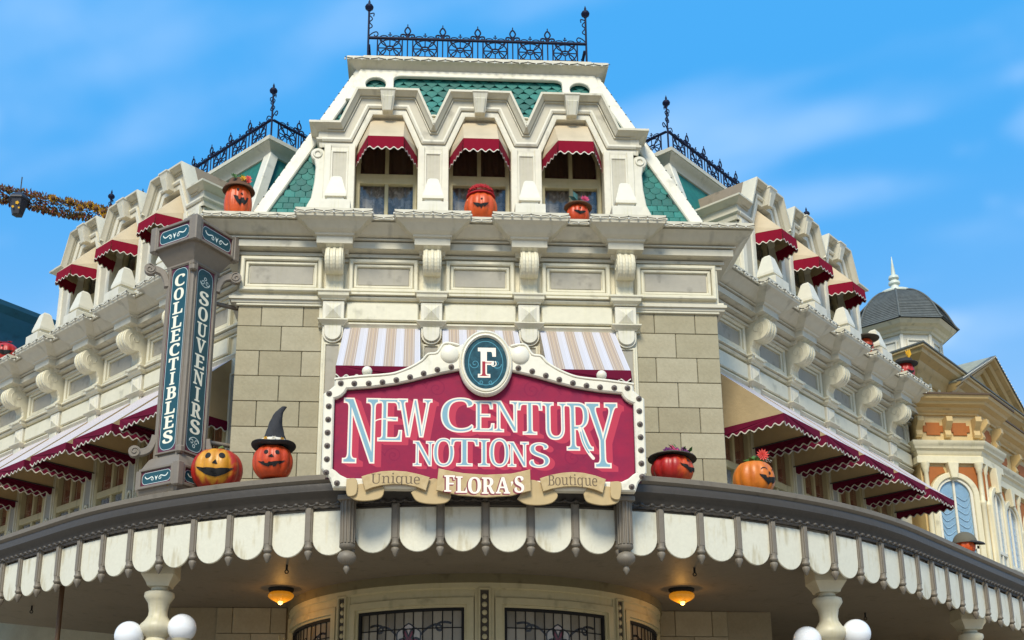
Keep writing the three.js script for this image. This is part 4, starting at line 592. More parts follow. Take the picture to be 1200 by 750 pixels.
const signTex = (() => {
  const W = 2048, H = 900, c = document.createElement('canvas'); c.width = W; c.height = H; const x = c.getContext('2d'), K = W / 2.92, X = (m) => (m + 1.448) * K, Y = (m) => (0.68 - m) * K;
  x.fillStyle = '#8e1f41'; x.fillRect(0, 0, W, H);
  for (let i = 0; i < 9000; i++) { x.fillStyle = hash3(i, 3, 1) > 0.5 ? 'rgba(165,45,80,0.03)' : 'rgba(120,20,55,0.03)'; const r = 6 + hash3(i, 1, 2) * 40; x.beginPath(); x.arc(hash3(i, 1, 1) * W, hash3(i, 2, 1) * H, r, 0, TAU); x.fill(); }
  x.strokeStyle = 'rgba(128,22,62,0.6)'; x.lineWidth = 9; x.lineCap = 'round';
  const swirl = (cx, cy, s, d) => { x.beginPath(); for (let t = 0; t < 11; t += 0.2) { const r = s * (1 - t / 12); x.lineTo(X(cx + d * Math.cos(t) * r), Y(cy + Math.sin(t) * r)); } x.stroke(); x.beginPath(); x.moveTo(X(cx + d * s), Y(cy)); x.quadraticCurveTo(X(cx + d * s * 1.8), Y(cy + s * 1.2), X(cx + d * s * 2.8), Y(cy - s * 0.4)); x.stroke(); };
  swirl(-0.45, 0.4, 0.1, -1); swirl(0.47, 0.4, 0.1, 1); swirl(-0.85, -0.28, 0.08, -1); swirl(0.85, -0.28, 0.1, 1);
  const put1 = (ch, x0, x1, yT, yB, big, opt = {}) => {
    const g = glyph(ch, fontR), B = [X(x0), Y(yT), X(x1), Y(yB)], d = big ? 44 : 34;
    x.lineJoin = 'round'; x.fillStyle = '#b8394f'; x.strokeStyle = '#b8394f'; x.lineWidth = 11;
    for (let k = 0; k <= d; k += 2) { trace(x, g, B[0] + k, B[1] + k * 0.55, B[2] + k, B[3] + k * 0.55); x.fill('evenodd'); x.stroke(); }
    return () => { trace(x, g, ...B); x.lineJoin = 'miter'; x.strokeStyle = '#ecdfce'; x.fillStyle = '#ecdfce'; x.lineWidth = 11; x.fill('evenodd'); x.stroke();
      // the broad strokes carry a pale blue core
      x.save(); trace(x, g, ...B); x.clip('evenodd'); x.fillStyle = '#7fa6b4'; x.fillRect(B[0] - 10, B[1] - 10, B[2] - B[0] + 20, B[3] - B[1] + 20); x.lineWidth = big ? 9 : 6; x.strokeStyle = '#ecdfce'; trace(x, g, ...B); x.stroke(); x.restore(); };
  };
  const top = [['N', -1.325, -0.99, 0.285, -0.355], ['E', -1.0, -0.78, 0.283, -0.135], ['W', -0.815, -0.495, 0.285, -0.09], ['C', -0.4, -0.1, 0.305, -0.035], ['E', -0.098, 0.098, 0.278, -0.024], ['N', 0.1, 0.35, 0.28, -0.026], ['T', 0.33, 0.56, 0.278, -0.048], ['U', 0.57, 0.805, 0.273, -0.095], ['R', 0.8, 1.045, 0.276, -0.2], ['Y', 0.985, 1.285, 0.278, -0.37]];
  const low = [['N', -0.66, -0.47, -0.138, -0.375], ['O', -0.47, -0.285, -0.105, -0.378], ['T', -0.31, -0.05, -0.105, -0.37], ['I', -0.045, 0.055, -0.108, -0.37], ['O', 0.062, 0.24, -0.098, -0.375], ['N', 0.235, 0.425, -0.132, -0.37], ['S', 0.44, 0.622, -0.136, -0.376]];
  const later = [...top.map((a) => put1(...a, true)), ...low.map((a) => put1(...a, false))]; later.forEach((f) => f());
  // swash leg of the R and the curl inside the C
  x.lineCap = 'round'; x.strokeStyle = '#ecdfce'; x.lineWidth = 22; x.beginPath(); x.moveTo(X(0.925), Y(0.02)); x.quadraticCurveTo(X(0.94), Y(-0.16), X(1.045), Y(-0.28)); x.stroke(); x.strokeStyle = '#7fa6b4'; x.lineWidth = 9; x.beginPath(); x.moveTo(X(0.93), Y(-0.02)); x.quadraticCurveTo(X(0.945), Y(-0.14), X(1.005), Y(-0.225)); x.stroke();
  x.lineWidth = 8; x.strokeStyle = '#ecdfce'; x.beginPath(); x.moveTo(X(-1.03), Y(0.06)); x.quadraticCurveTo(X(-0.98), Y(0.1), X(-0.85), Y(0.07)); x.stroke();
  const t = new THREE.CanvasTexture(c); t.colorSpace = THREE.SRGBColorSpace; t.anisotropy = 8; return t;
})();
const planar = (g, x0, x1, y0, y1) => { const p = g.attributes.position, uv = new Float32Array(p.count * 2); for (let i = 0; i < p.count; i++) { uv[2 * i] = (p.getX(i) - x0) / (x1 - x0); uv[2 * i + 1] = (p.getY(i) - y0) / (y1 - y0); } g.setAttribute('uv', new THREE.BufferAttribute(uv, 2)); g.userData.keepUV = true; return g; };
{ const g = ext(mir(pHalf.map(([x, y]) => [x + 0.008, y])), 0.05, -0.045, 0); const h = 2.92 * 900 / 2048; part(sgn, 'lettered_panel', planar(g.index ? g.toNonIndexed() : g, -1.448, 1.472, 0.68 - h, 0.68), new THREE.MeshPhysicalMaterial({ map: signTex, roughness: 0.65, specularIntensity: 0.4, color: 0xffffff, bumpMap: T.paintB, bumpScale: 0.0008 })); }
part(sgn, 'panel_edge', tube(mir(pHalf).map(([x, y]) => [x, y, 0.012]), 0.008, 220, 5, true), M('edgeDark', '#4c1a2c', 0.5));
{ // oval badge
  const o = part(sgn, 'oval_frame', lathe([[0.19, 0], [0.258, 0], [0.264, 0.02], [0.258, 0.045], [0.244, 0.058], [0.232, 0.046], [0.228, 0.06], [0.216, 0.062], [0.208, 0.05], [0.204, 0.03], [0.19, 0.03]], 48).rotateX(Math.PI / 2).scale(1, 1.3, 1).translate(0.02, 0.648, 0.03), mSignFrame);
  const c = document.createElement('canvas'); c.width = 512; c.height = 640; const x = c.getContext('2d'); x.fillStyle = '#153e4b'; x.fillRect(0, 0, 512, 640);
  for (let i = 0; i < 800; i++) { x.fillStyle = 'rgba(80,150,170,0.05)'; x.beginPath(); x.arc(hash3(i, 7, 1) * 512, hash3(i, 8, 1) * 640, 30 * hash3(i, 9, 1), 0, TAU); x.fill(); }
  x.strokeStyle = 'rgba(90,160,180,0.8)'; x.lineWidth = 8; x.beginPath(); x.ellipse(256, 320, 205, 270, 0, 0, TAU); x.stroke(); for (const s of [-1, 1]) { x.beginPath(); for (let t = 0; t < 9; t += 0.2) x.lineTo(256 + s * (130 + Math.cos(t) * (60 - t * 6)), 330 + Math.sin(t) * (60 - t * 6)); x.stroke(); x.beginPath(); for (let t = 0; t < 8; t += 0.2) x.lineTo(256 + s * (60 + Math.cos(t) * (34 - t * 4)), 555 + Math.sin(t) * (34 - t * 4)); x.stroke(); }
  const g = glyph('F'); x.fillStyle = '#10303c'; trace(x, g, 190, 152, 388, 502); x.fill('evenodd'); x.fillStyle = '#f4e7d6'; x.strokeStyle = '#f4e7d6'; x.lineWidth = 20; trace(x, g, 172, 140, 370, 490); x.fill('evenodd'); x.stroke(); x.save(); trace(x, g, 172, 140, 370, 490); x.clip('evenodd'); x.fillStyle = '#9c2f3c'; x.fillRect(0, 300, 512, 200); x.strokeStyle = '#f4e7d6'; x.lineWidth = 18; trace(x, g, 172, 140, 370, 490); x.stroke(); x.restore();
  x.strokeStyle = '#f4e7d6'; x.lineWidth = 12; x.beginPath(); for (let t = 0; t < 6; t += 0.2) x.lineTo(345 + Math.cos(t - 1) * (40 - t * 5), 330 + Math.sin(t - 1) * (40 - t * 5)); x.stroke();
  const t = new THREE.CanvasTexture(c); t.colorSpace = THREE.SRGBColorSpace;
  const d = new THREE.CircleGeometry(0.206, 48); d.scale(1, 1.3, 1).translate(0.02, 0.648, 0.064); d.userData.keepUV = true; part(sgn, 'monogram_oval', d, new THREE.MeshPhysicalMaterial({ map: t, roughness: 0.6, specularIntensity: 0.4 }));
}
for (const [x, y, r] of [[-0.325, 0.735, 0.095], [0.352, 0.735, 0.095]]) part(sgn, 'round_boss', mv(new THREE.SphereGeometry(r, 24, 12, 0, TAU, 0, Math.PI / 2).rotateX(Math.PI / 2).scale(1, 1, 0.55), x, y, 0.05), mSignFrame);
for (const [x, y] of [[-1.12, 0.555], [1.15, 0.555]]) part(sgn, 'ball_finial', [mv(new THREE.SphereGeometry(0.05, 18, 12), x, y + 0.012, 0), mv(new THREE.CylinderGeometry(0.02, 0.03, 0.05, 10), x, y - 0.045, 0)], mSignFrame);
{ // lamp sockets round the frame
  const hb = [[1.379, -0.574], [1.482, -0.472], [1.48, -0.342], [1.482, -0.21], [1.483, -0.08], [1.482, 0.05], [1.481, 0.183], [1.482, 0.31], [1.375, 0.417], [1.247, 0.417], [1.11, 0.42], [0.979, 0.435], [0.848, 0.46], [0.717, 0.492], [0.588, 0.532], [0.457, 0.573], [0.323, 0.603]];
  const sg = mg([lathe([[0, 0.016], [0.012, 0.017], [0.018, 0.01], [0.027, 0.008], [0.029, 0], [0, 0]], 16).rotateX(Math.PI / 2), mv(new THREE.SphereGeometry(0.012, 10, 8), 0, 0, 0.018)]);
  for (const [x, y] of mir(hb)) { const b = shared(sgn, 'lamp_socket', sg, mSocket); b.position.set(x, y, 0.06); }
}
{ // ribbon with three lettered folds
  const mRib = M('ribbon', '#c2a97c', 0.6, T.paint);
  const bend = (pts, d, z) => ext(new THREE.SplineCurve([...pts, pts[0]].map((p) => new THREE.Vector2(...p))).getPoints(48).slice(0, -1).map((p) => [p.x, p.y]), d, z, 0.005);
  part(sgn, 'ribbon_fold', bend([[-1.277, -0.541], [-1.185, -0.545], [-1.182, -0.68], [-1.25, -0.71], [-1.277, -0.66]], 0.02, 0.075), mRib);
  part(sgn, 'ribbon_fold', bend([[-1.27, -0.652], [-1.216, -0.727], [-1.105, -0.746], [-0.968, -0.72], [-0.93, -0.66], [-0.95, -0.6], [-1.15, -0.58]], 0.02, 0.05), mRib);
  part(sgn, 'ribbon_fold', bend([[-0.678, -0.66], [-0.622, -0.74], [-0.497, -0.767], [-0.358, -0.754], [-0.305, -0.69], [-0.35, -0.6], [-0.45, -0.52], [-0.54, -0.55]], 0.02, 0.05), mRib);
  part(sgn, 'ribbon_fold', bend([[0.31, -0.708], [0.393, -0.758], [0.532, -0.765], [0.645, -0.735], [0.69, -0.659], [0.6, -0.58], [0.45, -0.52], [0.38, -0.6]], 0.02, 0.05), mRib);
  part(sgn, 'ribbon_fold', bend([[0.933, -0.652], [0.967, -0.728], [1.107, -0.76], [1.248, -0.735], [1.275, -0.652], [1.2, -0.58], [1.0, -0.58]], 0.02, 0.05), mRib);
  part(sgn, 'ribbon_fold', bend([[1.187, -0.536], [1.284, -0.541], [1.28, -0.66], [1.255, -0.71], [1.187, -0.68]], 0.02, 0.075), mRib);
  const word = (outline, txt, fontN, col, sh, x0, x1, yT, yB, z, arcY) => {
    const W = 768, bxx = outline.reduce((a, p) => [Math.min(a[0], p[0]), Math.max(a[1], p[0]), Math.min(a[2], p[1]), Math.max(a[3], p[1])], [9, -9, 9, -9]), K = W / (bxx[1] - bxx[0]), H = Math.ceil((bxx[3] - bxx[2]) * K), c = document.createElement('canvas'); c.width = W; c.height = H; const x = c.getContext('2d'), X = (m) => (m - bxx[0]) * K, Y = (m) => (bxx[3] - m) * K;
    x.fillStyle = '#c2a97c'; x.fillRect(0, 0, W, H); for (let i = 0; i < 500; i++) { x.fillStyle = 'rgba(120,90,40,0.04)'; x.beginPath(); x.arc(hash3(i, 4, 1) * W, hash3(i, 5, 1) * H, 40 * hash3(i, 6, 1), 0, TAU); x.fill(); }
    const gs = [...txt].map((ch) => ch === "'" ? { ap: true, w: 0.26 } : (() => { const g = glyph(ch, fontN); return { ...g, w: g.b[2] - g.b[0] + 0.07 }; })()), tot = gs.reduce((a, g) => a + g.w, 0), S = (x1 - x0) / tot; let p = x0; const vs = (yT - yB) / 0.95;
    for (const g of gs) { const m = (p + g.w * S / 2 - (x0 + x1) / 2) / ((x1 - x0) / 2), dy = arcY * (1 - m * m); if (!g.ap) { const a = X(p), b = X(p + (g.w - 0.07) * S), y0 = Y(yB + g.b[3] * vs + dy), y1 = Y(yB + g.b[1] * vs + dy); if (sh) { x.fillStyle = sh; x.strokeStyle = sh; x.lineWidth = 6; for (let k = 0; k < 12; k += 2) { trace(x, g, a - k, y0 + k, b - k, y1 + k); x.fill('evenodd'); x.stroke(); } } x.fillStyle = col; trace(x, g, a, y0, b, y1); x.fill('evenodd'); if (sh) { x.strokeStyle = col; x.lineWidth = 3; x.stroke(); } } else { x.fillStyle = col; x.beginPath(); x.arc(X(p + 0.08 * S), Y(yB + 0.64 * vs + dy), 0.09 * S * K, 0, TAU); x.fill(); x.beginPath(); x.moveTo(X(p + 0.17 * S), Y(yB + 0.64 * vs + dy)); x.lineTo(X(p - 0.0 * S), Y(yB + 0.36 * vs + dy)); x.lineTo(X(p + 0.06 * S), Y(yB + 0.64 * vs + dy)); x.fill(); } p += g.w * S; }
    const t = new THREE.CanvasTexture(c); t.colorSpace = THREE.SRGBColorSpace; const e = ext(outline, 0.024, z, 0.004);
    part(sgn, 'lettered_ribbon', planar(e.index ? e.toNonIndexed() : e, ...bxx), new THREE.MeshPhysicalMaterial({ map: t, roughness: 0.55 }));
  };
  word([[-1.14, -0.52], [-1.05, -0.49], [-0.95, -0.467], [-0.84, -0.46], [-0.723, -0.467], [-0.61, -0.49], [-0.505, -0.52], [-0.54, -0.65], [-0.63, -0.615], [-0.721, -0.595], [-0.83, -0.59], [-0.943, -0.603], [-1.03, -0.625], [-1.1, -0.655]].reverse(), 'Unique', fontR, '#5d4a30', null, -1.05, -0.59, -0.5, -0.592, 0.085, 0.008);
  word([[-0.425, -0.436], [-0.3, -0.462], [-0.193, -0.48], [0.02, -0.492], [0.25, -0.478], [0.34, -0.458], [0.43, -0.434], [0.436, -0.642], [0.34, -0.668], [0.254, -0.692], [0.02, -0.711], [-0.235, -0.694], [-0.34, -0.672], [-0.445, -0.648]].reverse(), "FLORA'S", font, '#f2e6d4', '#7c2a34', -0.37, 0.38, -0.505, -0.655, 0.1, -0.022);
  word([[0.522, -0.516], [0.62, -0.482], [0.734, -0.458], [0.83, -0.45], [0.932, -0.456], [1.04, -0.48], [1.142, -0.516], [1.11, -0.65], [1.03, -0.618], [0.956, -0.6], [0.85, -0.59], [0.75, -0.595], [0.64, -0.615], [0.55, -0.645]].reverse(), 'Boutique', fontR, '#5d4a30', null, 0.595, 1.065, -0.49, -0.588, 0.085, 0.008);
}
part(sgn, 'sign_bracket', [-1.1, 1.1].map((x) => bx(0.05, 0.05, 0.35, x, -0.5, -0.22)), mCanopyDark);

// ------------------------------------------------------------------ vertical corner sign
const mBl = M('bladeGrey', '#83796e', 0.5, T.paint, T.paintB, 0.0015), mBlM = M('bladeMaroon', '#5d2335', 0.5, T.paint);
{
  const TH = THREE.MathUtils.degToRad(33.8), a = 0.38, rx = -3.12, rz = 0.52, dL = [-Math.cos(TH), -Math.sin(TH)], dR = [Math.sin(TH), -Math.cos(TH)], cx = rx + (dL[0] + dR[0]) * a / 2, cz = rz + (dL[1] + dR[1]) * a / 2;
  const bl = thing('vertical_sign', 'grey vertical corner sign with teal panels lettered collectibles and souvenirs', 'sign', [cx, 4.83, cz]);
  const ry = Math.atan2(-dL[1], -dL[0]) * -1;                        // local x along the left face, towards the ridge
  const inner = (g) => g.rotateY(-(-TH));
  const sq = (h) => [-h, h, -h, h];
  const body = (g) => { g.rotateY(-TH); return g; };
  part(bl, 'sign_core', [body(bx(a - 0.02, 2.7, a - 0.02, 0, 1.5, 0, 0.01)), ...[[-1, 1], [1, 1], [1, -1], [-1, -1]].map(([x, z]) => body(bx(0.075, 2.62, 0.075, x * (a / 2 - 0.03), 1.52, z * (a / 2 - 0.03), 0.014)))], mBl);
  part(bl, 'sign_cap', body(stack([[...sq(0.2), 2.56], [...sq(0.2), 2.6], [...sq(0.29), 2.76], [...sq(0.315), 2.77], [...sq(0.315), 3.02], [...sq(0.29), 3.03], [...sq(0.25), 3.06], [...sq(0.17), 3.1], [...sq(0.17), 3.13], [...sq(0.12), 3.15], [...sq(0.1), 3.22], [...sq(0.06), 3.24]])), mBl);
  part(bl, 'sign_base', body(stack([[...sq(0.2), -0.03], [...sq(0.27), -0.02], [...sq(0.29), 0.03], [...sq(0.3), 0.05], [...sq(0.3), 0.25], [...sq(0.275), 0.26], [...sq(0.22), 0.38], [...sq(0.2), 0.4]])), mBl);
  for (const g of [body(bx(0.09, 0.3, 0.09, 0.3, 2.9, 0.3, 0.012)), body(bx(0.07, 0.07, 0.07, 0.2, 2.5, 0.2, 0.014)), body(bx(0.08, 0.09, 0.08, 0.21, 0.44, 0.21, 0.02)), body(bx(0.09, 0.26, 0.09, 0.285, 0.15, 0.285, 0.012)), body(bx(0.09, 0.3, 0.09, -0.3, 2.9, 0.3, 0.012)), body(bx(0.09, 0.3, 0.09, 0.3, 2.9, -0.3, 0.012))]) part(bl, 'corner_block', g, mBl);
  const panelTex = (txt, orn) => {
    const c = document.createElement('canvas'); c.width = 192; c.height = 1536; const x = c.getContext('2d'); x.fillStyle = '#5d2335'; x.fillRect(0, 0, 192, 1536);
    const rr2 = (m, col, st) => { x.beginPath(); x.roundRect(m, m, 192 - 2 * m, 1536 - 2 * m, 60); if (st) { x.strokeStyle = col; x.lineWidth = 4; x.stroke(); } else { x.fillStyle = col; x.fill(); } }; rr2(14, '#1e4a53'); rr2(18, '#c9d4cf', true);
    const flo = (cy, d) => { x.strokeStyle = '#dfe6dc'; x.lineWidth = 5; for (const s of [-1, 1]) { x.beginPath(); for (let t = 0; t < 7; t += 0.2) x.lineTo(96 + s * (24 + Math.cos(t) * (24 - t * 3)), cy + d * Math.sin(t) * (24 - t * 3)); x.stroke(); x.beginPath(); x.moveTo(96, cy + d * 40); x.quadraticCurveTo(96 + s * 50, cy + d * 30, 96 + s * 48, cy + d * 5); x.stroke(); } x.beginPath(); x.arc(96, cy - d * 30, 12, 0, TAU); x.stroke(); };
    const y0 = orn ? 190 : 60, y1 = orn ? 1390 : 1476, st = (y1 - y0) / txt.length; if (orn) { flo(120, 1); flo(1446, -1); }
    [...txt].forEach((ch, i) => { const g = glyph(ch), w = ch === 'I' ? 48 : 100, h = st * 0.84, cy = y0 + st * (i + 0.5); x.fillStyle = '#efe9d2'; x.strokeStyle = '#efe9d2'; x.lineWidth = 4; trace(x, g, 96 - w / 2, cy - h / 2, 96 + w / 2, cy + h / 2); x.fill('evenodd'); x.stroke(); });
    const t = new THREE.CanvasTexture(c); t.colorSpace = THREE.SRGBColorSpace; t.anisotropy = 8; return new THREE.MeshPhysicalMaterial({ map: t, roughness: 0.4 });
  };
  const smallTex = (() => { const c = document.createElement('canvas'); c.width = 512; c.height = 192; const x = c.getContext('2d'); x.fillStyle = '#5d2335'; x.fillRect(0, 0, 512, 192); x.beginPath(); x.roundRect(16, 24, 480, 144, 60); x.fillStyle = '#1e4a53'; x.fill(); x.strokeStyle = '#c9d4cf'; x.lineWidth = 6; x.stroke(); x.strokeStyle = '#e6eadf'; x.lineWidth = 12; x.lineCap = 'round'; for (const s of [-1, 1]) { x.beginPath(); x.moveTo(256 + s * 190, 70); x.bezierCurveTo(256 + s * 150, 140, 256 + s * 90, 60, 256 + s * 60, 90); x.stroke(); x.lineWidth = 8; x.beginPath(); for (let t = 0; t < 6; t += 0.2) x.lineTo(256 + s * (60 + Math.cos(t) * (24 - 3 * t)), 108 + Math.sin(t) * (24 - 3 * t)); x.stroke(); x.lineWidth = 12; } x.fillStyle = '#e6eadf'; x.beginPath(); x.moveTo(256, 140); x.lineTo(228, 70); x.lineTo(256, 96); x.lineTo(284, 70); x.fill(); const t = new THREE.CanvasTexture(c); t.colorSpace = THREE.SRGBColorSpace; return new THREE.MeshPhysicalMaterial({ map: t, roughness: 0.4 }); })();
  const face = (w, h, y, r, k) => { const g = new THREE.PlaneGeometry(w, h).translate(0, y, r); g.rotateY(k * Math.PI / 2 - TH); g.userData.keepUV = true; return g; };
  // faces: k = 0 looks to the front left of the ridge, k = 1 to its right
  const ridgeFix = 0;
  const names = [['COLLECTIBLES', false], ['SOUVENIRS', true], ['COLLECTIBLES', false], ['SOUVENIRS', true]];
  names.forEach(([txt, orn], k) => {
    part(bl, 'lettered_panel', face(a - 0.11, 2.12, 1.51, a / 2 + 0.0, k), panelTex(txt, orn));
    for (const [y, h, r, w] of [[2.895, 0.2, 0.317, 0.46], [0.15, 0.16, 0.302, 0.43]]) { part(bl, 'ornament_panel', face(w, h, y, r, k), smallTex); part(bl, 'ornament_frame', frameGeo(-w / 2 - 0.03, w / 2 + 0.03, y - h / 2 - 0.03, y + h / 2 + 0.03, 0.032, r - 0.01, 0.03, 0.006).rotateY(k * Math.PI / 2 - TH), mBl); }
    part(bl, 'panel_frame', frameGeo(-a / 2 + 0.035, a / 2 - 0.035, 0.43, 2.59, 0.022, a / 2 - 0.01, 0.028, 0.005).rotateY(k * Math.PI / 2 - TH), mBl);
  });
  // scrolls under the cap and over the base
  const scroll = (s, y, fl) => { // flat S-shaped bracket ending in a volute
    const mid = new THREE.SplineCurve([[0, -0.2], [0.012, -0.12], [0.05, -0.04], [0.11, -0.005], [0.17, 0.0]].map((p) => new THREE.Vector2(...p))).getPoints(16), up = [], dn = [];
    mid.forEach((p, i) => { const q = mid[Math.min(i + 1, 16)], r = mid[Math.max(i - 1, 0)], d = q.clone().sub(r).normalize(), w = 0.03 + 0.012 * (i / 16); up.push([s * (p.x - d.y * w), fl * (p.y + d.x * w)]); dn.push([s * (p.x + d.y * w), fl * (p.y - d.x * w)]); });
    const out = [...up, ...dn.reverse()], ar = out.reduce((a, p, i) => { const q = out[(i + 1) % out.length]; return a + p[0] * q[1] - q[0] * p[1]; }, 0), sp = []; for (let t = 0; t < 9; t += 0.3) { const r = 0.055 * (1 - t / 10); sp.push([s * (0.19 + Math.cos(t + 1.4) * r), fl * (-0.005 + Math.sin(t + 1.4) * r), 0.036]); }
    return mergeGeometries([flat(ext(ar > 0 ? out : out.reverse(), 0.06, -0.03, 0.008)), flat(mv(new THREE.CylinderGeometry(0.062, 0.062, 0.07, 24).rotateX(Math.PI / 2), s * 0.19, fl * -0.005, 0)), flat(tube(sp, 0.009, 60, 5))]); };
  for (const [x, z] of [[-1, 1], [1, -1]]) for (const [y, fl] of [[2.62, 1], [0.4, -1]]) { const g = scroll(x < 0 ? -1 : 1, 0, fl); g.rotateY(Math.PI / 4 - TH + (x < 0 ? 0 : 0)); const v = V3([x * (a / 2), 0, z * (a / 2)]).applyAxisAngle(new THREE.Vector3(0, 1, 0), -TH); part(bl, 'scroll', g.translate(v.x, y - (fl > 0 ? 0.06 : -0.06), v.z), mBl); }
  for (const y of [2.3, 0.68]) part(bl, 'wall_arm', [rod([0.05, y, -0.1], [0.62, y, -0.42], 0.025, 8), bx(0.1, 0.1, 0.04, 0.6, y, -0.42)], mBl);
}

// ------------------------------------------------------------------ posts with globe lamps, ceiling lamps
const mPost = M('postPaint', '#d5cdb4', 0.45, T.paint, T.paintB, 0.001), mGlobe = M('globe', '#e9ebee', 0.12, null, null, 0, { clearcoat: 0.6 });
const postGeo = mg([bx(0.34, 0.16, 0.34, 0, 4.12, 0, 0.012), stack([[-0.11, 0.11, -0.11, 0.11, 3.93], [-0.12, 0.12, -0.12, 0.12, 3.96], [-0.16, 0.16, -0.16, 0.16, 4.03], [-0.17, 0.17, -0.17, 0.17, 4.045]]), lathe([[0, 4.0], [0.1, 3.98], [0.085, 3.93], [0.09, 3.9], [0.15, 3.87], [0.155, 3.83], [0.13, 3.79], [0.11, 3.76], [0.095, 3.68], [0.1, 3.63], [0.13, 3.58], [0.17, 3.54], [0.175, 3.49], [0.14, 3.44], [0.1, 3.4], [0.11, 3.38], [0.13, 3.36], [0.1, 3.33], [0.085, 3.2], [0.08, 2.6], [0.085, 1.6], [0.09, 1.4], [0.14, 1.36], [0.14, 1.3], [0.18, 1.26], [0.18, 0.25], [0.26, 0.2], [0.28, 0]], 24)]);
const globeGeo = mg([mv(new THREE.SphereGeometry(0.148, 28, 20), 0, 0, 0)]), cupGeo = mg(lathe([[0.02, -0.22], [0.03, -0.2], [0.06, -0.17], [0.09, -0.14], [0.1, -0.11], [0.0, -0.11]], 18));
for (const [x, z, label] of [[-3.33, 0.0, 'cream turned lamp column under the canopy below the vertical sign'], [3.7, 0.0, 'cream turned lamp column under the canopy below the amber pumpkin'], [6.35, -2.35, 'cream column with square cap at the canopy end near the tan building']]) {
  const o = thing('lamp_column', label, 'lamp column', [x, 0, z], 0, 'columns carrying the canopy'); shared(o, 'column', postGeo, mPost);
  for (const [gx, gy, gz] of [[-0.265, 3.42, 0.05], [0.265, 3.5, 0.05], [0.0, 3.45, -0.3]]) { const g = shared(o, 'globe', globeGeo, mGlobe); g.position.set(gx, gy, gz); shared(g, 'cup', cupGeo, mPost); part(o, 'arm', tube([[gx * 0.3, 3.0, gz * 0.3], [gx * 0.7, 2.98, gz * 0.7], [gx, 3.06, gz], [gx, gy - 0.2, gz]], 0.022, 20, 7), mPost); }
}
const mAmber = M('amber', '#b3872c', 0.25, null, null, 0, { emissive: new THREE.Color('#e08a1c'), emissiveIntensity: 0.32 });
for (const [x, z, s] of [[-2.25, -1.39, 'left stone pier beside the bow window, under the witch hat pumpkin'], [2.41, -1.19, 'right stone pier beside the bow window, under the flower hat pumpkin']]) {
  const o = thing('ceiling_lamp', 'small glowing amber ceiling lamp by the ' + (x < 0 ? 'stone pier under the pumpkin in witch hat' : 'stone pier under the pumpkin in flowered hat'), 'lamp', [x, 4.2, z], 0, 'amber lamps under the canopy');
  part(o, 'base_plate', lathe([[0, 0], [0.15, 0], [0.15, -0.02], [0.13, -0.045], [0, -0.05]], 24), mBlack);
  const b = []; const pr = []; for (let i = 0; i <= 10; i++) { const t = i / 10; pr.push([0.135 * Math.sin(Math.PI * (0.28 + 0.72 * t)) + 0.012, -0.045 - 0.13 * t]); } pr.push([0, -0.176]); const g = lathe(pr, 28), p = g.attributes.position; for (let i = 0; i < p.count; i++) { const a = Math.atan2(p.getZ(i), p.getX(i)), k = 1 + 0.03 * Math.cos(a * 14); p.setX(i, p.getX(i) * k); p.setZ(i, p.getZ(i) * k); } g.computeVertexNormals();
  part(o, 'shade', g, mAmber);
  part(o, 'bulb', new THREE.SphereGeometry(0.03, 12, 10).translate(0, -0.165, 0.03), M('bulbLit', '#ffffff', 0.4, null, null, 0, { emissive: new THREE.Color('#ffc060'), emissiveIntensity: 2.2 }));
  const l = new THREE.PointLight('#ffb858', 0.16, 0, 2); l.position.set(0, -0.24, 0); l.castShadow = true; l.name = 'lamp_light'; o.add(l);
}
{ const o = thing('drain_pipe', 'thin brown drain pipe under the canopy left of the lamp column', 'pipe', [-4.75, 0, -1.35]); part(o, 'pipe', [new THREE.CylinderGeometry(0.028, 0.028, 4.2, 10).translate(0, 2.1, 0), mv(new THREE.CylinderGeometry(0.036, 0.036, 0.05, 10), 0, 3.2, 0)], M('pipe', '#5a4026', 0.6)); }

// ------------------------------------------------------------------ pumpkins
function pumpkinPoint(a, b, R, H, ribs) { // a = azimuth (0 = front), b = elevation angle
  const c = Math.cos(b), rib = 1 - 0.085 * Math.pow(Math.abs(Math.cos(a * ribs / 2)), 5) * c, y = Math.sin(b), r = R * Math.pow(c, 0.72) * rib, dip = 0.16 * Math.exp(-Math.pow(c / 0.28, 2)) * (y > 0 ? 1 : 0.7);
  return [Math.sin(a) * r, H / 2 + (H / 2) * (y - Math.sign(y) * dip), Math.cos(a) * r];
}
function pumpkinGeo(R, H, ribs = 11) { const N = 66, K = 22, t = [], P = (i, j) => pumpkinPoint((i / N) * TAU, -Math.PI / 2 + (j / K) * Math.PI, R, H, ribs); for (let i = 0; i < N; i++) for (let j = 0; j < K; j++) { const a = P(i, j), b = P(i + 1, j), c = P(i + 1, j + 1), d = P(i, j + 1); t.push(...quad(a, b, c, d)); } const g = toCreasedNormals(tri(t), 1.2); return g; }
function onSkin(pts, R, H, lift = 0.004, ribs = 11) { // flat outline in (azimuth, elevation) units laid on the skin
  const sh = new THREE.ShapeGeometry(shape(pts)), pos = sh.attributes.position, idx = sh.index.array, t = []; const split = (a, b, c, d) => { if (!d) { t.push(a, b, c); return; } const m = (p, q) => [(p[0] + q[0]) / 2, (p[1] + q[1]) / 2], ab = m(a, b), bc = m(b, c), ca = m(c, a); split(a, ab, ca, d - 1); split(ab, b, bc, d - 1); split(ca, bc, c, d - 1); split(ab, bc, ca, d - 1); };
  for (let i = 0; i < idx.length; i += 3) split(...[0, 1, 2].map((k) => [pos.getX(idx[i + k]), pos.getY(idx[i + k])]), 3);
  return tri(t.map(([a, b]) => { const p = pumpkinPoint(a, b, R, H, ribs), q = Math.hypot(p[0], p[2]) || 1; return [p[0] * (1 + lift / q), p[1], p[2] * (1 + lift / q)]; }));
}
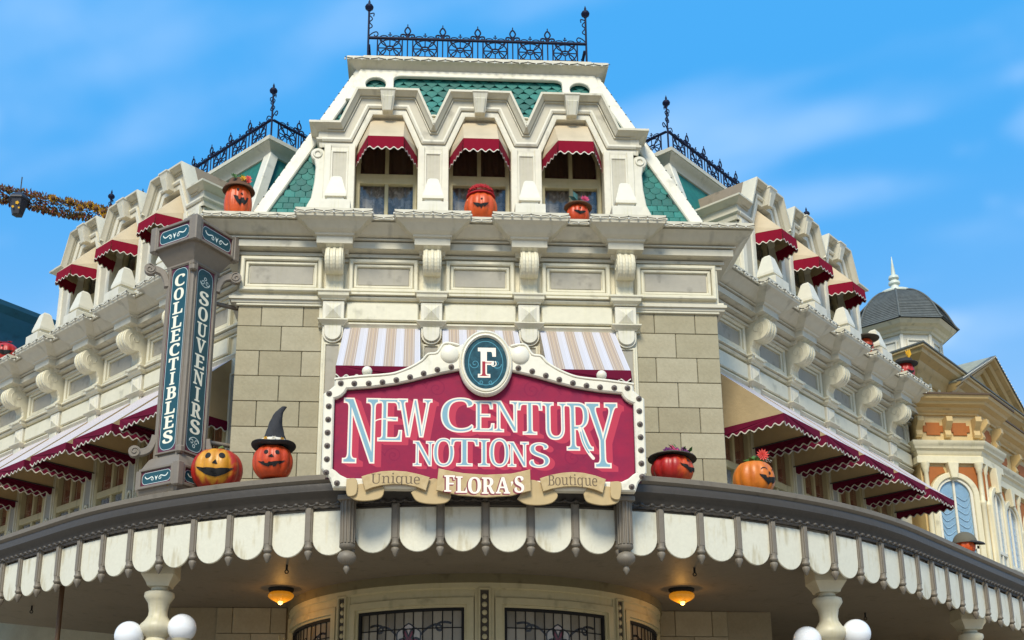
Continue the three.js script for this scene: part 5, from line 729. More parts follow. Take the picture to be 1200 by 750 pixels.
const ell = (x, y, a, b = a) => arc(x, y, a, 0, TAU, 18, b).slice(0, -1);
const mouthPts = (w, top, dep, teeth = []) => { const up = [], dn = []; const N = 24; for (let i = 0; i <= N; i++) { const x = -w + 2 * w * i / N, k = 1 - (x / w) ** 2; let u = top - 0.12 * k; for (const [tx, tw, th] of teeth) if (th > 0 && Math.abs(x - tx) < tw) u -= th; let d = top - 0.12 * k - dep * k - 0.01; for (const [tx, tw, th] of teeth) if (th < 0 && Math.abs(x - tx) < tw) d -= th; up.push([x, u]); dn.push([x, Math.min(d, u - 0.012)]); } return [...up, ...dn.reverse()]; };
const mPump = { orange: M('pumpOrange', '#d9591c', 0.42, T.pumpkin, T.paintB, 0.002), deep: M('pumpDeep', '#cf4a1c', 0.42, T.pumpkin, T.paintB, 0.002), red: M('pumpRed', '#b8281f', 0.4, T.pumpkin, T.paintB, 0.002), amber: M('pumpAmber', '#d8791f', 0.42, T.pumpkin, T.paintB, 0.002), gold: M('pumpGold', '#d99324', 0.42, T.pumpkin) };
const mLeaf = M('leafGreen', '#3f6b2c', 0.7, null), mStem = M('stem', '#5d6b35', 0.8, null), mHat = M('hatCloth', '#3a3a3e', 0.95, T.fabric, T.fabricB, 0.01), mBrim = M('brownHat', '#6d4a30', 0.9, T.fabric, T.fabricB, 0.01), mGreyHat = M('greyHat', '#4a453c', 0.9, T.fabric, T.fabricB, 0.01), mPurple = M('purpleFlower', '#6d2c66', 0.8, null), mPink = M('pinkFlower', '#c2426a', 0.8, null), mRedF = M('redFlower', '#b3202a', 0.8, null), mYel = M('yellowFlower', '#d9a520', 0.8, null), mCoral = M('coralFlower', '#dc5147', 0.8, null), mWhiteF = M('whiteFlower', '#ddd6c6', 0.8, null), mTealRib = M('tealBow', '#4d7f80', 0.85, T.fabric);
const petalGeo = (r, n = 8, cup = 0.4) => { const t = []; for (let k = 0; k < n; k++) { const a = k / n * TAU, w = 2.6 / n, P = (rad, da, h) => [Math.cos(a + da) * rad, Math.sin(a + da) * rad, h]; t.push(...quad(P(0.1 * r, 0, 0), P(0.65 * r, -w, cup * r * 0.5), P(r, 0, cup * r), P(0.65 * r, w, cup * r * 0.5))); } return tri(t); };
const flower = (x, y, z, r, dir = [0, 0.4, 1], n = 9) => { const g = mergeGeometries([flat(petalGeo(r, n, 0.35)), flat(petalGeo(r * 0.7, n, 0.7).rotateZ(0.3)), flat(petalGeo(r * 0.42, n, 1.1).rotateZ(0.7))]); g.applyQuaternion(new THREE.Quaternion().setFromUnitVectors(new THREE.Vector3(0, 0, 1), V3(dir).normalize())); return g.translate(x, y, z); };
const leafAt = (x, y, z, l, dir, up = [0, 1, 0]) => { const g = tri([...quad([0, 0, 0], [l * 0.5, l * 0.22, l * 0.06], [l, 0, 0], [l * 0.5, -l * 0.22, l * 0.06])]); g.applyQuaternion(new THREE.Quaternion().setFromUnitVectors(new THREE.Vector3(1, 0, 0), V3(dir).normalize())); return g.translate(x, y, z); };
function pumpkin(label, pos, turn, R, H, mat, face, tilt = 0, ribs = 11) {
  const o = thing('pumpkin', label, 'pumpkin', pos, turn, 'carved pumpkins set out on the ledges'); o.rotation.z = tilt;
  part(o, 'body', pumpkinGeo(R, H, ribs), mat); const F = (name, pts, m = mBlack, lift = 0.006) => part(o, name, onSkin(pts, R, H, lift, ribs), m);
  face(F); return o;
}
const topHat = (o, geos, m, name = 'hat') => part(o, name, geos, m);
{ // big smiling gold and red pumpkin
  const o = pumpkin('large gold and crimson pumpkin with round eyes beside the vertical sign', [-2.72, 4.82, 0.55], 0.12, 0.262, 0.44, mPump.red, (F) => { F('eye', ell(-0.36, 0.44, 0.13, 0.16)); F('eye', ell(0.22, 0.46, 0.13, 0.16)); F('nose', [[-0.16, 0.02], [0.06, 0.0], [-0.03, 0.24]]); F('mouth', mouthPts(0.78, -0.08, 0.4).map(([x, y]) => [x - 0.05, y + 0.0])); });
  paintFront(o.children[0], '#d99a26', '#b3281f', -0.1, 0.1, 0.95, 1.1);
  part(o, 'stem', tube([[0, 0.4, 0], [0.01, 0.45, 0], [0.05, 0.475, 0]], 0.022, 10, 8), mStem);
}
{ // witch hat
  const o = pumpkin('orange pumpkin wearing a tall black witch hat with flowered band', [-2.1, 4.82, 0.98], 0.05, 0.2, 0.36, mPump.deep, (F) => { F('eye', ell(-0.28, 0.32, 0.11, 0.13)); F('eye', ell(0.28, 0.32, 0.11, 0.13)); F('nose', [[-0.17, 0.02], [0.13, 0.02], [0.0, 0.22]]); F('mouth', mouthPts(0.72, 0.02, 0.3, [[0.32, 0.06, -0.1], [-0.25, 0.07, 0.1], [0.0, 0.06, -0.1]]).map(([x, y]) => [x, y - 0.14 + x * 0.06])); });
  const t = [], N = 28, K = 16, P = (i, j) => { const k = j / K, a = i / N * TAU, r = 0.132 * (1 - k * 0.86) * (1 - 0.1 * Math.sin(k * Math.PI)) + 0.006, bx0 = 0.06 * Math.pow(k, 3), lump = 1 + 0.07 * Math.sin(a * 3 + k * 7) + 0.04 * Math.sin(a * 7 - k * 23); return [Math.cos(a) * r * lump + bx0 + (k > 0.85 ? (k - 0.85) * 0.18 : 0), 0.34 + 0.43 * k, Math.sin(a) * r * lump]; };
  for (let i = 0; i < N; i++) for (let j = 0; j < K; j++) t.push(...quad(P(i, j), P(i, j + 1), P(i + 1, j + 1), P(i + 1, j)));
  const br = []; for (let i = 0; i < N; i++) for (const [r0, r1, y0, y1] of [[0.1, 0.2, 0.345, 0.335], [0.2, 0.222, 0.335, 0.36], [0.222, 0.2, 0.36, 0.372], [0.2, 0.1, 0.372, 0.36]]) { const q = (k, r, y) => { const a = k / N * TAU; return [Math.cos(a) * r, y + 0.012 * Math.sin(a * 3), Math.sin(a) * r]; }; br.push(...quad(q(i, r0, y0), q(i, r1, y1), q(i + 1, r1, y1), q(i + 1, r0, y0))); }
  const h = part(o, 'witch_hat', toCreasedNormals(tri([...t, ...br]), 1), mHat);
  part(h, 'hat_band', lathe([[0.138, 0.37], [0.138, 0.4], [0.132, 0.41], [0.11, 0.41]], 24), mWhiteF);
  for (let k = 0; k < 5; k++) { const a = 0.3 + k * 0.6; part(h, 'band_flower', flower(Math.cos(a) * 0.14, 0.39, Math.sin(a) * 0.14, 0.028, [Math.cos(a), 0.2, Math.sin(a)], 6), k % 2 ? mYel : mWhiteF); }
}
{ // red pumpkin in a flowered hat
  const o = pumpkin('red pumpkin in a dark brimmed hat heaped with purple flowers', [1.87, 4.82, 1.02], 0.85, 0.215, 0.3, mPump.red, (F) => { F('eye', [[-0.3, 0.5], [-0.05, 0.3], [-0.32, 0.28]]); F('eye', [[0.35, 0.5], [0.12, 0.3], [0.4, 0.28]]); F('mouth', mouthPts(0.7, 0.1, 0.36, [[-0.2, 0.08, 0.12], [0.2, 0.08, -0.14]])); }, -0.06);
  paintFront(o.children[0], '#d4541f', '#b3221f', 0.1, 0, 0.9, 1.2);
  const h = part(o, 'hat', lathe([[0, 0.33], [0.12, 0.325], [0.17, 0.3], [0.24, 0.275], [0.245, 0.265], [0.16, 0.28], [0, 0.28]], 30), mGreyHat);
  for (let k = 0; k < 22; k++) { const u = rr(-0.18, 0.2), w = rr(-0.1, 0.2); part(h, 'flower', flower(u * 0.5 + w * 0.7, 0.335 + rr(0, 0.06) - Math.max(0, w) * 0.3, w * 0.8 - u * 0.3, rr(0.035, 0.055), [rr(-0.9, -0.3), rr(0.1, 0.6), 0.75], 7), [mPurple, mPurple, mPink, mPurple][k % 4]); }
  for (let k = 0; k < 7; k++) { const a = rr(0, 3), r = rr(0.1, 0.2); part(h, 'leaf', leafAt(Math.cos(a) * r, 0.33, Math.sin(a) * r, 0.08, [Math.cos(a + 1), 0.6, Math.sin(a + 1)]), mLeaf); }
}
{ // laughing amber pumpkin
  const o = pumpkin('amber pumpkin with laughing eyes, green stem and one coral flower', [2.82, 4.82, 0.6], 0.62, 0.215, 0.38, mPump.amber, (F) => { const browArc = (cx) => [...arc(cx, 0.26, 0.17, 0.1, Math.PI - 0.1, 10, 0.15), ...arc(cx, 0.25, 0.15, Math.PI - 0.1, 0.1, 10, 0.11)]; F('eye', browArc(-0.36)); F('eye', browArc(0.3)); F('nose', ell(0, 0.12, 0.07, 0.1)); F('mouth', mouthPts(0.62, 0.02, 0.44, [[-0.22, 0.09, 0.1], [0.12, 0.08, -0.12]])); });
  part(o, 'stem', tube([[0, 0.34, 0], [0.0, 0.4, 0], [0.02, 0.43, 0.02]], 0.026, 10, 8), mLeaf); for (let k = 0; k < 6; k++) part(o, 'leaf', leafAt(0, 0.37, 0.02, 0.12, [Math.cos(k), 0.25, Math.sin(k)]), mLeaf);
  part(o, 'flower', flower(0.05, 0.44, 0.09, 0.07, [-0.6, 0.1, 0.8], 12), mCoral); for (let k = 0; k < 4; k++) part(o, 'flower_bud', flower(0.15 + k * 0.025, 0.4 + 0.02 * (k % 2), 0.06, 0.022, [0.3, 0.8, 0.6], 6), mWhiteF);
}
{ // cornice, beside the tower
  const o = pumpkin('orange pumpkin in a brown floppy hat on the cornice above the vertical sign', [-2.76, 8.1, 0.12], 0.42, 0.158, 0.47, mPump.orange, (F) => { F('eye', ell(-0.3, 0.5, 0.1, 0.1)); F('nose', [[-0.1, 0.22], [0.1, 0.2], [0.02, 0.38]]); F('mouth', mouthPts(0.62, 0.18, 0.42, [[-0.15, 0.08, 0.14], [0.25, 0.08, 0.14], [0.05, 0.07, -0.14]])); });
  const h = part(o, 'floppy_hat', lathe([[0, 0.55], [0.08, 0.545], [0.115, 0.52], [0.135, 0.46], [0.165, 0.44], [0.185, 0.40], [0.18, 0.395], [0.13, 0.43], [0, 0.43]], 26), mBrim);
  for (let k = 0; k < 6; k++) part(h, 'hat_flower', flower(rr(-0.1, 0.1), rr(0.49, 0.55), rr(0.05, 0.13), 0.045, [rr(-0.6, 0.2), 0.4, 1], 7), [mYel, mCoral, mLeaf][k % 3]);
}
{ // dormer sill
  const o = pumpkin('orange pumpkin in a red rose hat before the middle dormer window', [0.0, 8.1, 0.22], -0.04, 0.19, 0.37, mPump.orange, (F) => { F('nose', ell(0.05, 0.22, 0.06, 0.07)); F('mouth', mouthPts(0.5, 0.0, 0.3, [[-0.1, 0.06, -0.1], [0.12, 0.06, -0.1]])); });
  const h = part(o, 'hat', lathe([[0, 0.41], [0.08, 0.405], [0.11, 0.365], [0.165, 0.345], [0.165, 0.335], [0, 0.34]], 26), mRedF); for (let k = 0; k < 7; k++) { const a = 0.2 + k * 0.45; part(h, 'rose', flower(Math.cos(a) * 0.12, 0.4, Math.sin(a) * 0.12, 0.06, [Math.cos(a), 0.5, Math.sin(a)], 8), mRedF); }
}
{
  const o = pumpkin('small orange pumpkin in a brown hat with pink rose before the right dormer', [1.1, 8.1, 0.25], 0.1, 0.13, 0.25, mPump.deep, (F) => { F('nose', ell(0, 0.25, 0.08, 0.08)); F('mouth', mouthPts(0.6, 0.05, 0.3)); }, -0.05);
  const h = part(o, 'hat', lathe([[0, 0.27], [0.08, 0.265], [0.1, 0.24], [0.16, 0.225], [0.16, 0.215], [0, 0.22]], 24), mBrim); part(h, 'rose', flower(0.06, 0.3, 0.06, 0.06, [0.1, 0.5, 1], 9), mPink); part(h, 'bow', [leafAt(-0.02, 0.28, 0.06, 0.12, [-1, 0.3, 0.2]), leafAt(-0.02, 0.28, 0.06, 0.12, [-0.6, 1, 0.2])], mTealRib);
}
const wingPos = (fr, x, y, z) => { const c = Math.cos(fr.r), s = Math.sin(fr.r); return [fr.p[0] + x * c + z * s, y, fr.p[1] - x * s + z * c]; };
{ const o = pumpkin('red pumpkin in a grey brimmed hat between cornice pinnacles of the right wing', wingPos(FR, 4.52, 8.1, 0.44), 0.3, 0.11, 0.24, mPump.deep, (F) => F('mouth', mouthPts(0.5, 0, 0.3))); part(o, 'hat', lathe([[0, 0.3], [0.1, 0.29], [0.12, 0.25], [0.2, 0.24], [0.2, 0.23], [0, 0.23]], 22), mGreyHat); }
{ const o = pumpkin('red pumpkin with dark hat and yellow feather at the right cornice end', wingPos(FR, 5.97, 8.1, 0.42), 0.3, 0.14, 0.3, mPump.red, (F) => F('mouth', mouthPts(0.5, 0, 0.3))); const h = part(o, 'hat', lathe([[0, 0.36], [0.12, 0.35], [0.14, 0.29], [0.2, 0.28], [0.2, 0.27], [0, 0.27]], 22), mHat); for (let k = 0; k < 5; k++) part(h, 'feather', leafAt(0.05, 0.36, 0.05, 0.16, [rr(-0.3, 0.3), 1, rr(-0.3, 0.3)]), mYel); }
{ const o = pumpkin('bright red pumpkin on the far left wing cornice before the teal building', wingPos(FL, -6.05, 8.1, 0.42), 0.2, 0.19, 0.36, mPump.red, (F) => { F('mouth', mouthPts(0.7, 0.2, 0.4)); F('eye', ell(-0.2, 0.5, 0.1)); }); for (let k = 0; k < 5; k++) part(o, 'flower', flower(rr(-0.12, 0.06), 0.36, rr(0, 0.1), 0.05, [0, 1, 0.4], 7), mRedF); }
{ const e = edge(8.05, -0.14), o = pumpkin('orange pumpkin in a dark peaked cap on the canopy beside the tan building', [6.25, 4.82, -2.0], 0.7, 0.125, 0.25, mPump.orange, (F) => F('eye', ell(0.1, 0.1, 0.1))); part(o, 'cap', [new THREE.SphereGeometry(0.15, 20, 12, 0, TAU, 0, Math.PI / 2).scale(1, 1.05, 1).translate(0, 0.15, 0)], M('tweedCap', '#6b6658', 0.95, T.fabric, T.fabricB, 0.008)); part(o, 'cap_peak', mv(new THREE.CylinderGeometry(0.12, 0.14, 0.02, 20), 0.03, 0.16, 0.1, 0, 0.2), mHat); }

// ------------------------------------------------------------------ the tan building to the right
const tan = thing('tan_building', 'tan and orange Victorian building with arched bay window and slate domed turret', 'building', [8, 0, -6]);
{
  const mT = M('tanWall', '#d0b683', 0.6, T.paint, T.paintB, 0.001), mO = M('orangePanel', '#ac6222', 0.7, T.stone), mTr = M('tanTrim', '#e2d8ba', 0.5, T.paint, T.paintB, 0.001), mYe = M('tanCornice', '#cdb07a', 0.55, T.paint), mSl = M('slate', '#6b6866', 0.8, T.shingle, T.stoneB, 0.004);
  const O = [8, -6]; const L = (p) => [p[0] - O[0], p[1] - O[1]];
  // bay plan, left to right as seen from the street
  const bay = [[7.15, -6.2], [7.15, -5.0], [8.12, -5.0], [8.72, -5.6], [8.72, -6.6]].map(L), run = (q) => [...q];
  const wallPath = [[6.6, -5.6], [7.15, -5.6], ...[[7.15, -5.0], [8.12, -5.0], [8.72, -5.6]], [8.72, -5.95], [14, -11.2]].map(L);
  part(tan, 'wall', sweep([[-0.5, 0], [0, 0], [0, 8.0], [-0.5, 8.0]], wallPath, true, 0), mT);
  const cor = (y, k, m, name) => part(tan, name, sweep([[-0.4, y], [0.04, y], [0.05 * k, y + 0.03], [0.1 * k, y + 0.06], [0.12 * k, y + 0.1], [0.2 * k, y + 0.13], [0.22 * k, y + 0.17], [0.28 * k, y + 0.2], [0.3 * k, y + 0.25], [-0.4, y + 0.25]], wallPath), m);
  cor(7.78, 1.0, mYe, 'bay_cornice'); part(tan, 'cornice_lip', sweep([[-0.4, 8.03], [0.32, 8.03], [0.32, 8.06], [-0.4, 8.08]], wallPath), M('lip', '#5a4632', 0.7));
  cor(7.08, 0.45, mTr, 'bay_band'); part(tan, 'bay_fascia', sweep([[-0.4, 6.98], [0.06, 6.98], [0.06, 7.09], [-0.4, 7.09]], wallPath), mTr);
  // frieze panels (notched corners), consoles
  const facets = []; for (let i = 2; i < wallPath.length - 1; i++) { const [a, b] = [wallPath[i], wallPath[i + 1]], len = Math.hypot(b[0] - a[0], b[1] - a[1]); facets.push({ a, len, ry: Math.atan2(-(b[1] - a[1]), b[0] - a[0]) }); }
  const notch = (w, h, n = 0.05) => [[-w / 2 + n, -h / 2], [w / 2 - n, -h / 2], [w / 2 - n, -h / 2 + n], [w / 2, -h / 2 + n], [w / 2, h / 2 - n], [w / 2 - n, h / 2 - n], [w / 2 - n, h / 2], [-w / 2 + n, h / 2], [-w / 2 + n, h / 2 - n], [-w / 2, h / 2 - n], [-w / 2, -h / 2 + n], [-w / 2 + n, -h / 2 + n]];
  const onF = (f, u) => { const c = Math.cos(f.ry), s = Math.sin(f.ry); return [f.a[0] + u * c, 0, f.a[1] - u * s]; };
  const at = (o, f, u) => { const p = onF(f, u); o.position.set(p[0], 0, p[2]); o.rotation.y = f.ry; return o; };
  const console2 = mg([extX([[0, 0.32], [0.16, 0.32], [0.17, 0.24], [0.12, 0.18], [0.06, 0.12], [0.08, 0.04], [0.06, 0], [0, 0]], 0.1, 0.005).translate(0, 7.4, 0.0)]);
  const col = mg(lathe([[0.06, 5.0], [0.06, 5.1], [0.045, 5.12], [0.04, 6.3], [0.05, 6.32], [0.05, 6.36], [0.038, 6.38], [0.036, 6.82], [0.05, 6.84], [0.05, 6.88], [0.065, 6.92], [0.07, 6.98], [0, 6.98]], 14));
  const arch = (f, u, w, y0, y1, blue) => { // arched window with trim, keystone, panes and curtain
    const o = at(sub(tan, 'arched_window'), f, u), ys = y1 - w / 2, head = (r) => arc(0, ys, r, 0, Math.PI, 20);
    part(o, 'window_trim', [ext([[-w / 2 - 0.09, y0], [-w / 2, y0], ...head(w / 2).reverse(), [w / 2, y0], [w / 2 + 0.09, y0], ...head(w / 2 + 0.09)].reverse(), 0.07, 0, 0.01), bx(w + 0.24, 0.07, 0.14, 0, y0 - 0.03, 0.05)], mTr);
    part(o, 'window_sash', [ext([[-w / 2, y0], [-w / 2 + 0.045, y0], ...head(w / 2 - 0.045).reverse(), [w / 2 - 0.045, y0], [w / 2, y0], ...head(w / 2)].reverse(), 0.04, 0, 0.004), bx(w, 0.06, 0.04, 0, y0 + (ys - y0) * 0.35, 0.02), bx(0.035, y1 - y0, 0.035, 0, (y0 + y1) / 2, 0.019)], mWhite);
    part(o, 'pane', ext([[-w / 2 + 0.03, y0], [w / 2 - 0.03, y0], ...head(w / 2 - 0.03)], 0.004, 0.014, 0), mGlass);
    const cg = new THREE.PlaneGeometry(w, y1 - y0, 24, 30), p = cg.attributes.position; for (let i = 0; i < p.count; i++) { const x = p.getX(i), y = p.getY(i); p.setZ(i, 0.006 * Math.sin(x * 60 + Math.sin(y * 9 + x * 4) * 2) + 0.004 * Math.sin(y * 40 + x * x * 60)); } cg.computeVertexNormals();
    const cs = new THREE.ShapeGeometry(shape([[-w / 2 + 0.01, y0], [w / 2 - 0.01, y0], ...head(w / 2 - 0.01)])); part(o, 'curtain', mv(cs, 0, 0, 0.004), blue);
    const sw = []; for (const s of [-1, 1]) for (let k = 0; k < 7; k++) sw.push(tube([[s * (w / 2 - 0.05), ys + 0.06 - k * 0.11, 0.008], [s * w * 0.28, ys - 0.07 - k * 0.11, 0.01], [s * 0.035, ys + 0.0 - k * 0.11, 0.008]], 0.008, 12, 5)); part(o, 'curtain_swags', sw, mBlueL);
    part(o, 'keystone', ext([[-0.05, y1 - 0.02], [0.05, y1 - 0.02], [0.09, 6.98], [-0.09, 6.98]], 0.12, 0, 0.012), mTr);
    for (const s of [-1, 1]) { const R = w / 2 + 0.11, pts = [[s * (w / 2 + 0.16), ys + 0.03]]; for (let k = 0; k <= 8; k++) { const a2 = k / 8 * 1.2 + 0.12; pts.push([s * Math.cos(a2) * R, ys + Math.sin(a2) * R]); } pts.push([s * 0.13, 6.93], [s * (w / 2 + 0.16), 6.93]); part(o, 'spandrel_panel', ext(s > 0 ? pts.reverse() : pts, 0.015, 0, 0.003), mO); }
  };
  const mBlueL = M('blueSwag', '#9fc0d6', 0.95, T.fabric);
  facets.forEach((f, i) => {
    if (i === 0) { for (const u of [0.27, 0.70]) { const g = at(part(tan, 'frieze_panel', ext(notch(0.32, 0.21).map(([x, y]) => [x, y + 7.555]), 0.02, 0.0, 0.004), mO), f, u); } for (const u of [0.02, 0.485, 0.95]) { at(shared(tan, 'console', console2, mYe), f, u); } for (const u of [0.06, 0.91]) at(shared(tan, 'column', col, mTr), f, u).position.z += 0.05; arch(f, 0.485, 0.58, 5.2, 6.74, mBlue); }
    else if (i === 1) { at(part(tan, 'frieze_panel', ext(notch(0.4, 0.21).map(([x, y]) => [x, y + 7.555]), 0.02, 0.0, 0.004), mO), f, 0.42); for (const u of [0.12, 0.74]) { at(shared(tan, 'console', console2, mYe), f, u); at(shared(tan, 'column', col, mTr), f, u); } arch(f, 0.43, 0.46, 5.2, 6.6, mBlue); }
    else if (i === 3) { for (let k = 0; k < 5; k++) { const u = 0.75 + k * 1.05; at(part(tan, 'frieze_panel', ext(notch(0.5, 0.21).map(([x, y]) => [x, y + 7.555]), 0.02, 0.0, 0.004), mO), f, u); at(shared(tan, 'console', console2, mYe), f, u - 0.5); at(shared(tan, 'column', col, mTr), f, u - 0.5); arch(f, u, 0.6, 5.2, 6.7, mBlue); } }
  });
  // attic storey, its cornice and the gable
  const at2 = [[6.9, -8.4], [8.05, -6.75], [12.6, -11.3]].map(L);
  part(tan, 'attic_wall', sweep([[-0.4, 7.9], [0, 7.9], [0, 9.4], [-0.4, 9.4]], at2, true, 0), mT);
  part(tan, 'attic_cornice', sweep([[-0.4, 9.28], [0.02, 9.28], [0.06, 9.32], [0.1, 9.42], [0.14, 9.46], [0.16, 9.52], [0.28, 9.6], [0.3, 9.66], [0.34, 9.68], [0.34, 9.72], [-0.4, 9.72]], at2), mYe).position.y = -0.15;
  part(tan, 'attic_roof_edge', sweep([[-0.4, 9.72], [0.36, 9.72], [0.36, 9.75], [-0.4, 9.85]], at2), mSl).position.y = -0.15;
  { const e = [Q, -Q], base = L([8.05, -6.75]), ry = Math.PI / 4; for (let k = 0; k < 4; k++) { const u = 0.35 + k * 0.42; const o = part(tan, 'attic_panel', frameGeo(-0.12, 0.12, 8.45, 9.05, 0.035, 0.0, 0.03, 0.006), mTr); o.position.set(base[0] + e[0] * u, 0, base[1] + e[1] * u); o.rotation.y = ry; part(o, 'panel_inset', bx(0.18, 0.54, 0.01, 0, 8.75, 0.006, 0.002), mO); }
    const gb = sub(tan, 'gable', base[0] + e[0] * 3.3 + Q * 0.05, 0, base[1] + e[1] * 3.3 + Q * 0.05, ry), gp = [[-2.0, 9.12], [0, 10.17], [2.0, 9.12]];
    part(gb, 'gable_wall', ext([[-1.9, 8.0], [1.9, 8.0], [1.9, 9.15], [0, 10.15], [-1.9, 9.15]], 0.3, -0.3, 0.01), mT);
    part(gb, 'gable_mould', sweep([[-0.02, -0.9], [-0.02, 0.06], [0.02, 0.1], [0.06, 0.1], [0.06, 0.07], [0.07, 0.07], [0.08, 0.18], [0.13, 0.22], [0.13, 0.19], [0.14, 0.19], [0.18, 0.3], [0.22, 0.32], [0.22, -0.9]], gp, false), mYe);
    part(gb, 'gable_roof', sweep([[0.22, 0.24], [0.22, 0.34], [0.25, 0.34], [0.25, 0.24]], gp, false), mSl);
    part(gb, 'roof_slope', sweep([[0.2, -3.0], [0.2, 0.24], [0.245, 0.24], [0.245, -3.0]], gp, false), M('gableRoof', '#b0a797', 0.8, T.shingle));
    [[1.5, 0.75, 0.02, mTr], [1.25, 0.63, 0.035, mYe], [0.95, 0.48, 0.05, mTr], [0.78, 0.39, 0.06, mO]].forEach(([w, h, z, m], k) => part(gb, k < 3 ? 'gable_frame' : 'gable_panel', ext([[-w, 9.2 + k * 0.035], [w, 9.2 + k * 0.035], [0, 9.2 + k * 0.035 + h]], 0.02, z - 0.01, 0.004), m));
    const bl = []; for (let k = 0; k < 26; k++) { const t = (k + 0.5) / 26; for (const s2 of [-1, 1]) bl.push(mv(new THREE.IcosahedronGeometry(0.016, 0), s2 * 2.05 * t, 10.17 - 1.05 * t + 0.26, 0.34)); } part(gb, 'light_bulbs', bl, mBulb).userData.kind = 'stuff';
    for (let k = 0; k < 5; k++) { const u = 0.1 + k * 0.42; const o2 = part(tan, 'attic_pilaster', bx(0.1, 1.25, 0.05, 0, 8.65, 0.02), mTr); o2.position.set(base[0] + e[0] * (u + 0.04), 0, base[1] + e[1] * (u + 0.04)); o2.rotation.y = ry; }
  }
  // octagonal turret with a slate dome
  const tu = sub(tan, 'turret', 8.68 - O[0], 0.5, -8.6 - O[1], Math.PI / 8); tu.scale.set(0.92, 0.92, 0.92); const oct = (r, y) => Array.from({ length: 8 }, (_, k) => { const a = k / 8 * TAU; return [Math.cos(a) * r, y, Math.sin(a) * r]; });
  const prism = (rows) => { const t = []; for (let i = 0; i < rows.length - 1; i++) { const A = oct(...rows[i]), B = oct(...rows[i + 1]); for (let k = 0; k < 8; k++) { const l = (k + 1) % 8; t.push(...quad(A[k], B[k], B[l], A[l])); } } return tri(t); };
  part(tu, 'drum', prism([[0.78, 8.5], [0.78, 10.88]]), mWhite);
  for (let k = 0; k < 8; k++) { const a = (k + 0.5) / 8 * TAU, g = frameGeo(-0.2, 0.2, 10.38, 10.74, 0.04, 0, 0.03, 0.008); g.rotateY(Math.PI / 2 - a); const r = 0.78 * Math.cos(Math.PI / 8); part(tu, 'drum_panel', g.translate(Math.cos(a) * r, 0, Math.sin(a) * r), mWhite); const g2 = bx(0.07, 1.9, 0.07, 0, 9.9, 0, 0.01); g2.rotateY(-k / 8 * TAU); part(tu, 'drum_post', g2.translate(Math.cos(k / 8 * TAU) * 0.775, 0, Math.sin(k / 8 * TAU) * 0.775), mWhite); }
  part(tu, 'turret_cornice', prism([[0.76, 10.84], [0.83, 10.85], [0.85, 10.9], [0.9, 10.92], [0.94, 10.97], [1.05, 11.0], [1.1, 11.05], [1.12, 11.08], [0.6, 11.1]]), mTr);
  const dome = []; for (let i = 0; i <= 16; i++) { const t = i / 16; dome.push([0.28 + 0.76 * Math.pow(Math.cos(t * Math.PI / 2), 0.7) + 0.12 * Math.exp(-t * 9), 11.09 + 1.0 * Math.pow(t, 0.95)]); }
  part(tu, 'dome_core', prism(dome.map(([r, y]) => [r - 0.02, y])), mSl);
  const cs = []; for (let i = 0; i < 22; i++) { const t0 = i / 22, f = (t) => { const k = t * 16, j = Math.min(15, Math.floor(k)), u = k - j; return [dome[j][0] + (dome[j + 1][0] - dome[j][0]) * u, dome[j][1] + (dome[j + 1][1] - dome[j][1]) * u]; }, a = f(t0), b = f(Math.min(1, (i + 1.1) / 22)); cs.push(prism([[a[0] - 0.02, a[1] - 0.004], [a[0] + 0.012, a[1] - 0.004], [b[0] - 0.006, b[1]]])); } const sl = part(tu, 'slate_courses', cs, mSl); sl.userData.kind = 'stuff';
  const ribs = []; for (let k = 0; k < 8; k++) { const a = k / 8 * TAU; ribs.push(tube(dome.map(([r, y]) => [Math.cos(a) * (r + 0.01), y, Math.sin(a) * (r + 0.01)]), 0.022, 40, 6)); } part(tu, 'dome_ribs', ribs, mSl);
  part(tu, 'finial', lathe([[0.3, 12.02], [0.34, 12.08], [0.33, 12.12], [0.2, 12.18], [0.1, 12.22], [0.08, 12.3], [0.12, 12.33], [0.12, 12.38], [0.07, 12.42], [0.11, 12.46], [0.1, 12.52], [0.05, 12.55], [0.03, 12.75], [0.008, 12.98], [0, 13.0]], 20), M('copperWhite', '#cfd6cc', 0.5));
}
// ------------------------------------------------------------------ the teal building to the left
const tb = thing('teal_building', 'dark teal building with a heavy bracketed cornice beyond the left wing', 'building', [-9.5, 0.1, -10]);
{
  const mB = M('tealPaint', '#2f84a3', 0.55, T.paint), mB2 = M('tealDarkPaint', '#276a86', 0.55, T.paint), path = [[-3.2, 0.9], [0.2, 0.9], [0.2, -3], [0.2, -4]].map(([x, z]) => [x + 0.35, z - 0.2]);
  const p2 = [[-4, -3], [0.55, 0.6], [1.75, -0.9], [0.6, -3.6]];
  part(tb, 'wall', sweep([[-0.5, 0], [0, 0], [0, 10.9], [-0.5, 10.9]], p2, true, 0), mB);
  part(tb, 'cornice', sweep([[-0.5, 10.5], [0.03, 10.5], [0.08, 10.6], [0.12, 10.72], [0.3, 10.86], [0.34, 10.95], [0.52, 11.04], [0.55, 11.12], [-0.5, 11.16]], p2), mB2);
  const w = part(tb, 'window', bx(0.02, 0.02, 0.02, 0, 9, 0), mB2); const f = sub(tb, 'attic_window', 0.95, 0, 0.1, Math.atan2(1.5, 1.2)); part(f, 'window_frame', frameGeo(-0.25, 0.25, 9.3, 10.3, 0.06, 0, 0.06, 0.01), mWhite); part(f, 'pane', bx(0.4, 0.9, 0.02, 0, 9.8, 0.02, 0.002), mBlue);
  tb.remove(w);
}
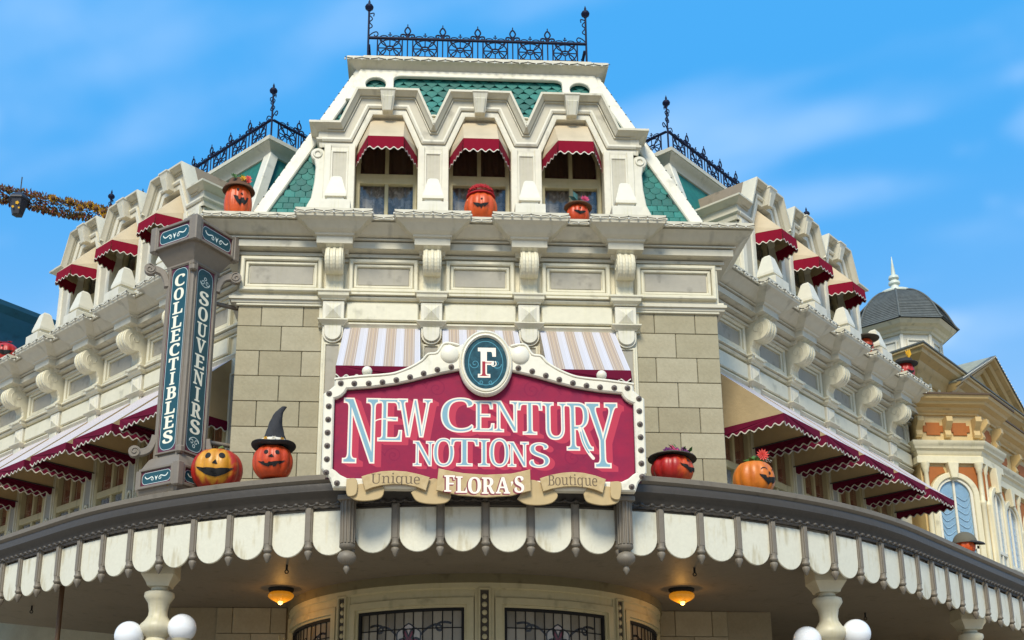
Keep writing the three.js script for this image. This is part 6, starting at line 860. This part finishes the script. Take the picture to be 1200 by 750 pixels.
// ------------------------------------------------------------------ autumn garland and lantern over the street
{
  const A = [-8.4, 10.86, -3.4], B = [-5.2, 10.1, -3.42], gar = thing('garland', 'autumn garland of rust leaves and sunflowers strung across the street', 'garland', A);
  const P = (t) => [(B[0] - A[0]) * t, (B[1] - A[1]) * t - 0.07 * Math.sin(Math.PI * t), (B[2] - A[2]) * t];
  part(gar, 'cable', tube(Array.from({ length: 12 }, (_, i) => P(i / 11).map((v, k) => v + (k === 1 ? 0.09 : 0))), 0.012, 60, 6), mWire);
  const cols = ['#5b2a1c', '#6b3a20', '#5a4a20', '#86622a', '#3f2a1c', '#9a6a24', '#5c5a2c', '#74302a'].map((c, i) => M('gleaf' + i, c, 0.8, null)), bins = cols.map(() => []);
  for (let i = 0; i < 3600; i++) { const p = P(rnd()), a = rnd() * TAU, r = 0.1 * Math.sqrt(rnd()) + 0.015; bins[(rnd() * 8) | 0].push(leafAt(p[0] + rr(-0.03, 0.03), p[1] + Math.sin(a) * r, p[2] + Math.cos(a) * r, rr(0.045, 0.08), [rr(-1, 1), Math.sin(a) + rr(-0.7, 0.4), Math.cos(a)])); }
  bins.forEach((b, i) => { part(gar, 'leaves', b, cols[i]).userData.kind = 'stuff'; });
  for (const t of [0.73, 0.81, 0.86, 0.9, 0.93, 0.955, 0.98, 0.995, 0.6, 0.3]) { const p = P(t), q = [p[0] + rr(-0.02, 0.02), p[1] + rr(-0.08, 0.08), p[2] + 0.1]; const f = part(gar, 'sunflower', flower(...q, 0.07, [0.4, -0.3, 1], 12), mYel); part(f, 'flower_eye', mv(new THREE.SphereGeometry(0.032, 10, 8), q[0] + 0.012, q[1] - 0.008, q[2] + 0.025), mBrim); }
  const lp = P(0.62); const la = thing('hanging_lantern', 'small dark lantern with star cutouts hanging from the garland', 'lantern', [-6.53, 10.0, -3.3]);
  const hex = (rows) => { const t = [], o = (r, y) => Array.from({ length: 6 }, (_, k) => [Math.cos(k / 6 * TAU) * r, y, Math.sin(k / 6 * TAU) * r]); for (let i = 0; i < rows.length - 1; i++) { const a = o(...rows[i]), b = o(...rows[i + 1]); for (let k = 0; k < 6; k++) { const l = (k + 1) % 6; t.push(...quad(a[k], b[k], b[l], a[l])); } } return tri(t); };
  la.scale.setScalar(0.8); part(la, 'lantern_body', hex([[0.001, 0], [0.1, 0.02], [0.17, 0.3], [0.2, 0.31], [0.2, 0.34], [0.1, 0.44], [0.03, 0.47], [0.001, 0.5]]), M('lanternDark', '#2b2a33', 0.5));
  part(la, 'hanger', rod([0, 0.48, 0], [0, 0.8, 0], 0.01), mWire);
  for (const [x, y, r] of [[0.02, 0.2, 0.035], [-0.05, 0.12, 0.025], [0.06, 0.1, 0.02]]) part(la, 'cutout', mv(new THREE.CircleGeometry(r, 5), x, y, 0.14, 0, 0.2), mYel);
}
renderer.render(scene, camera);
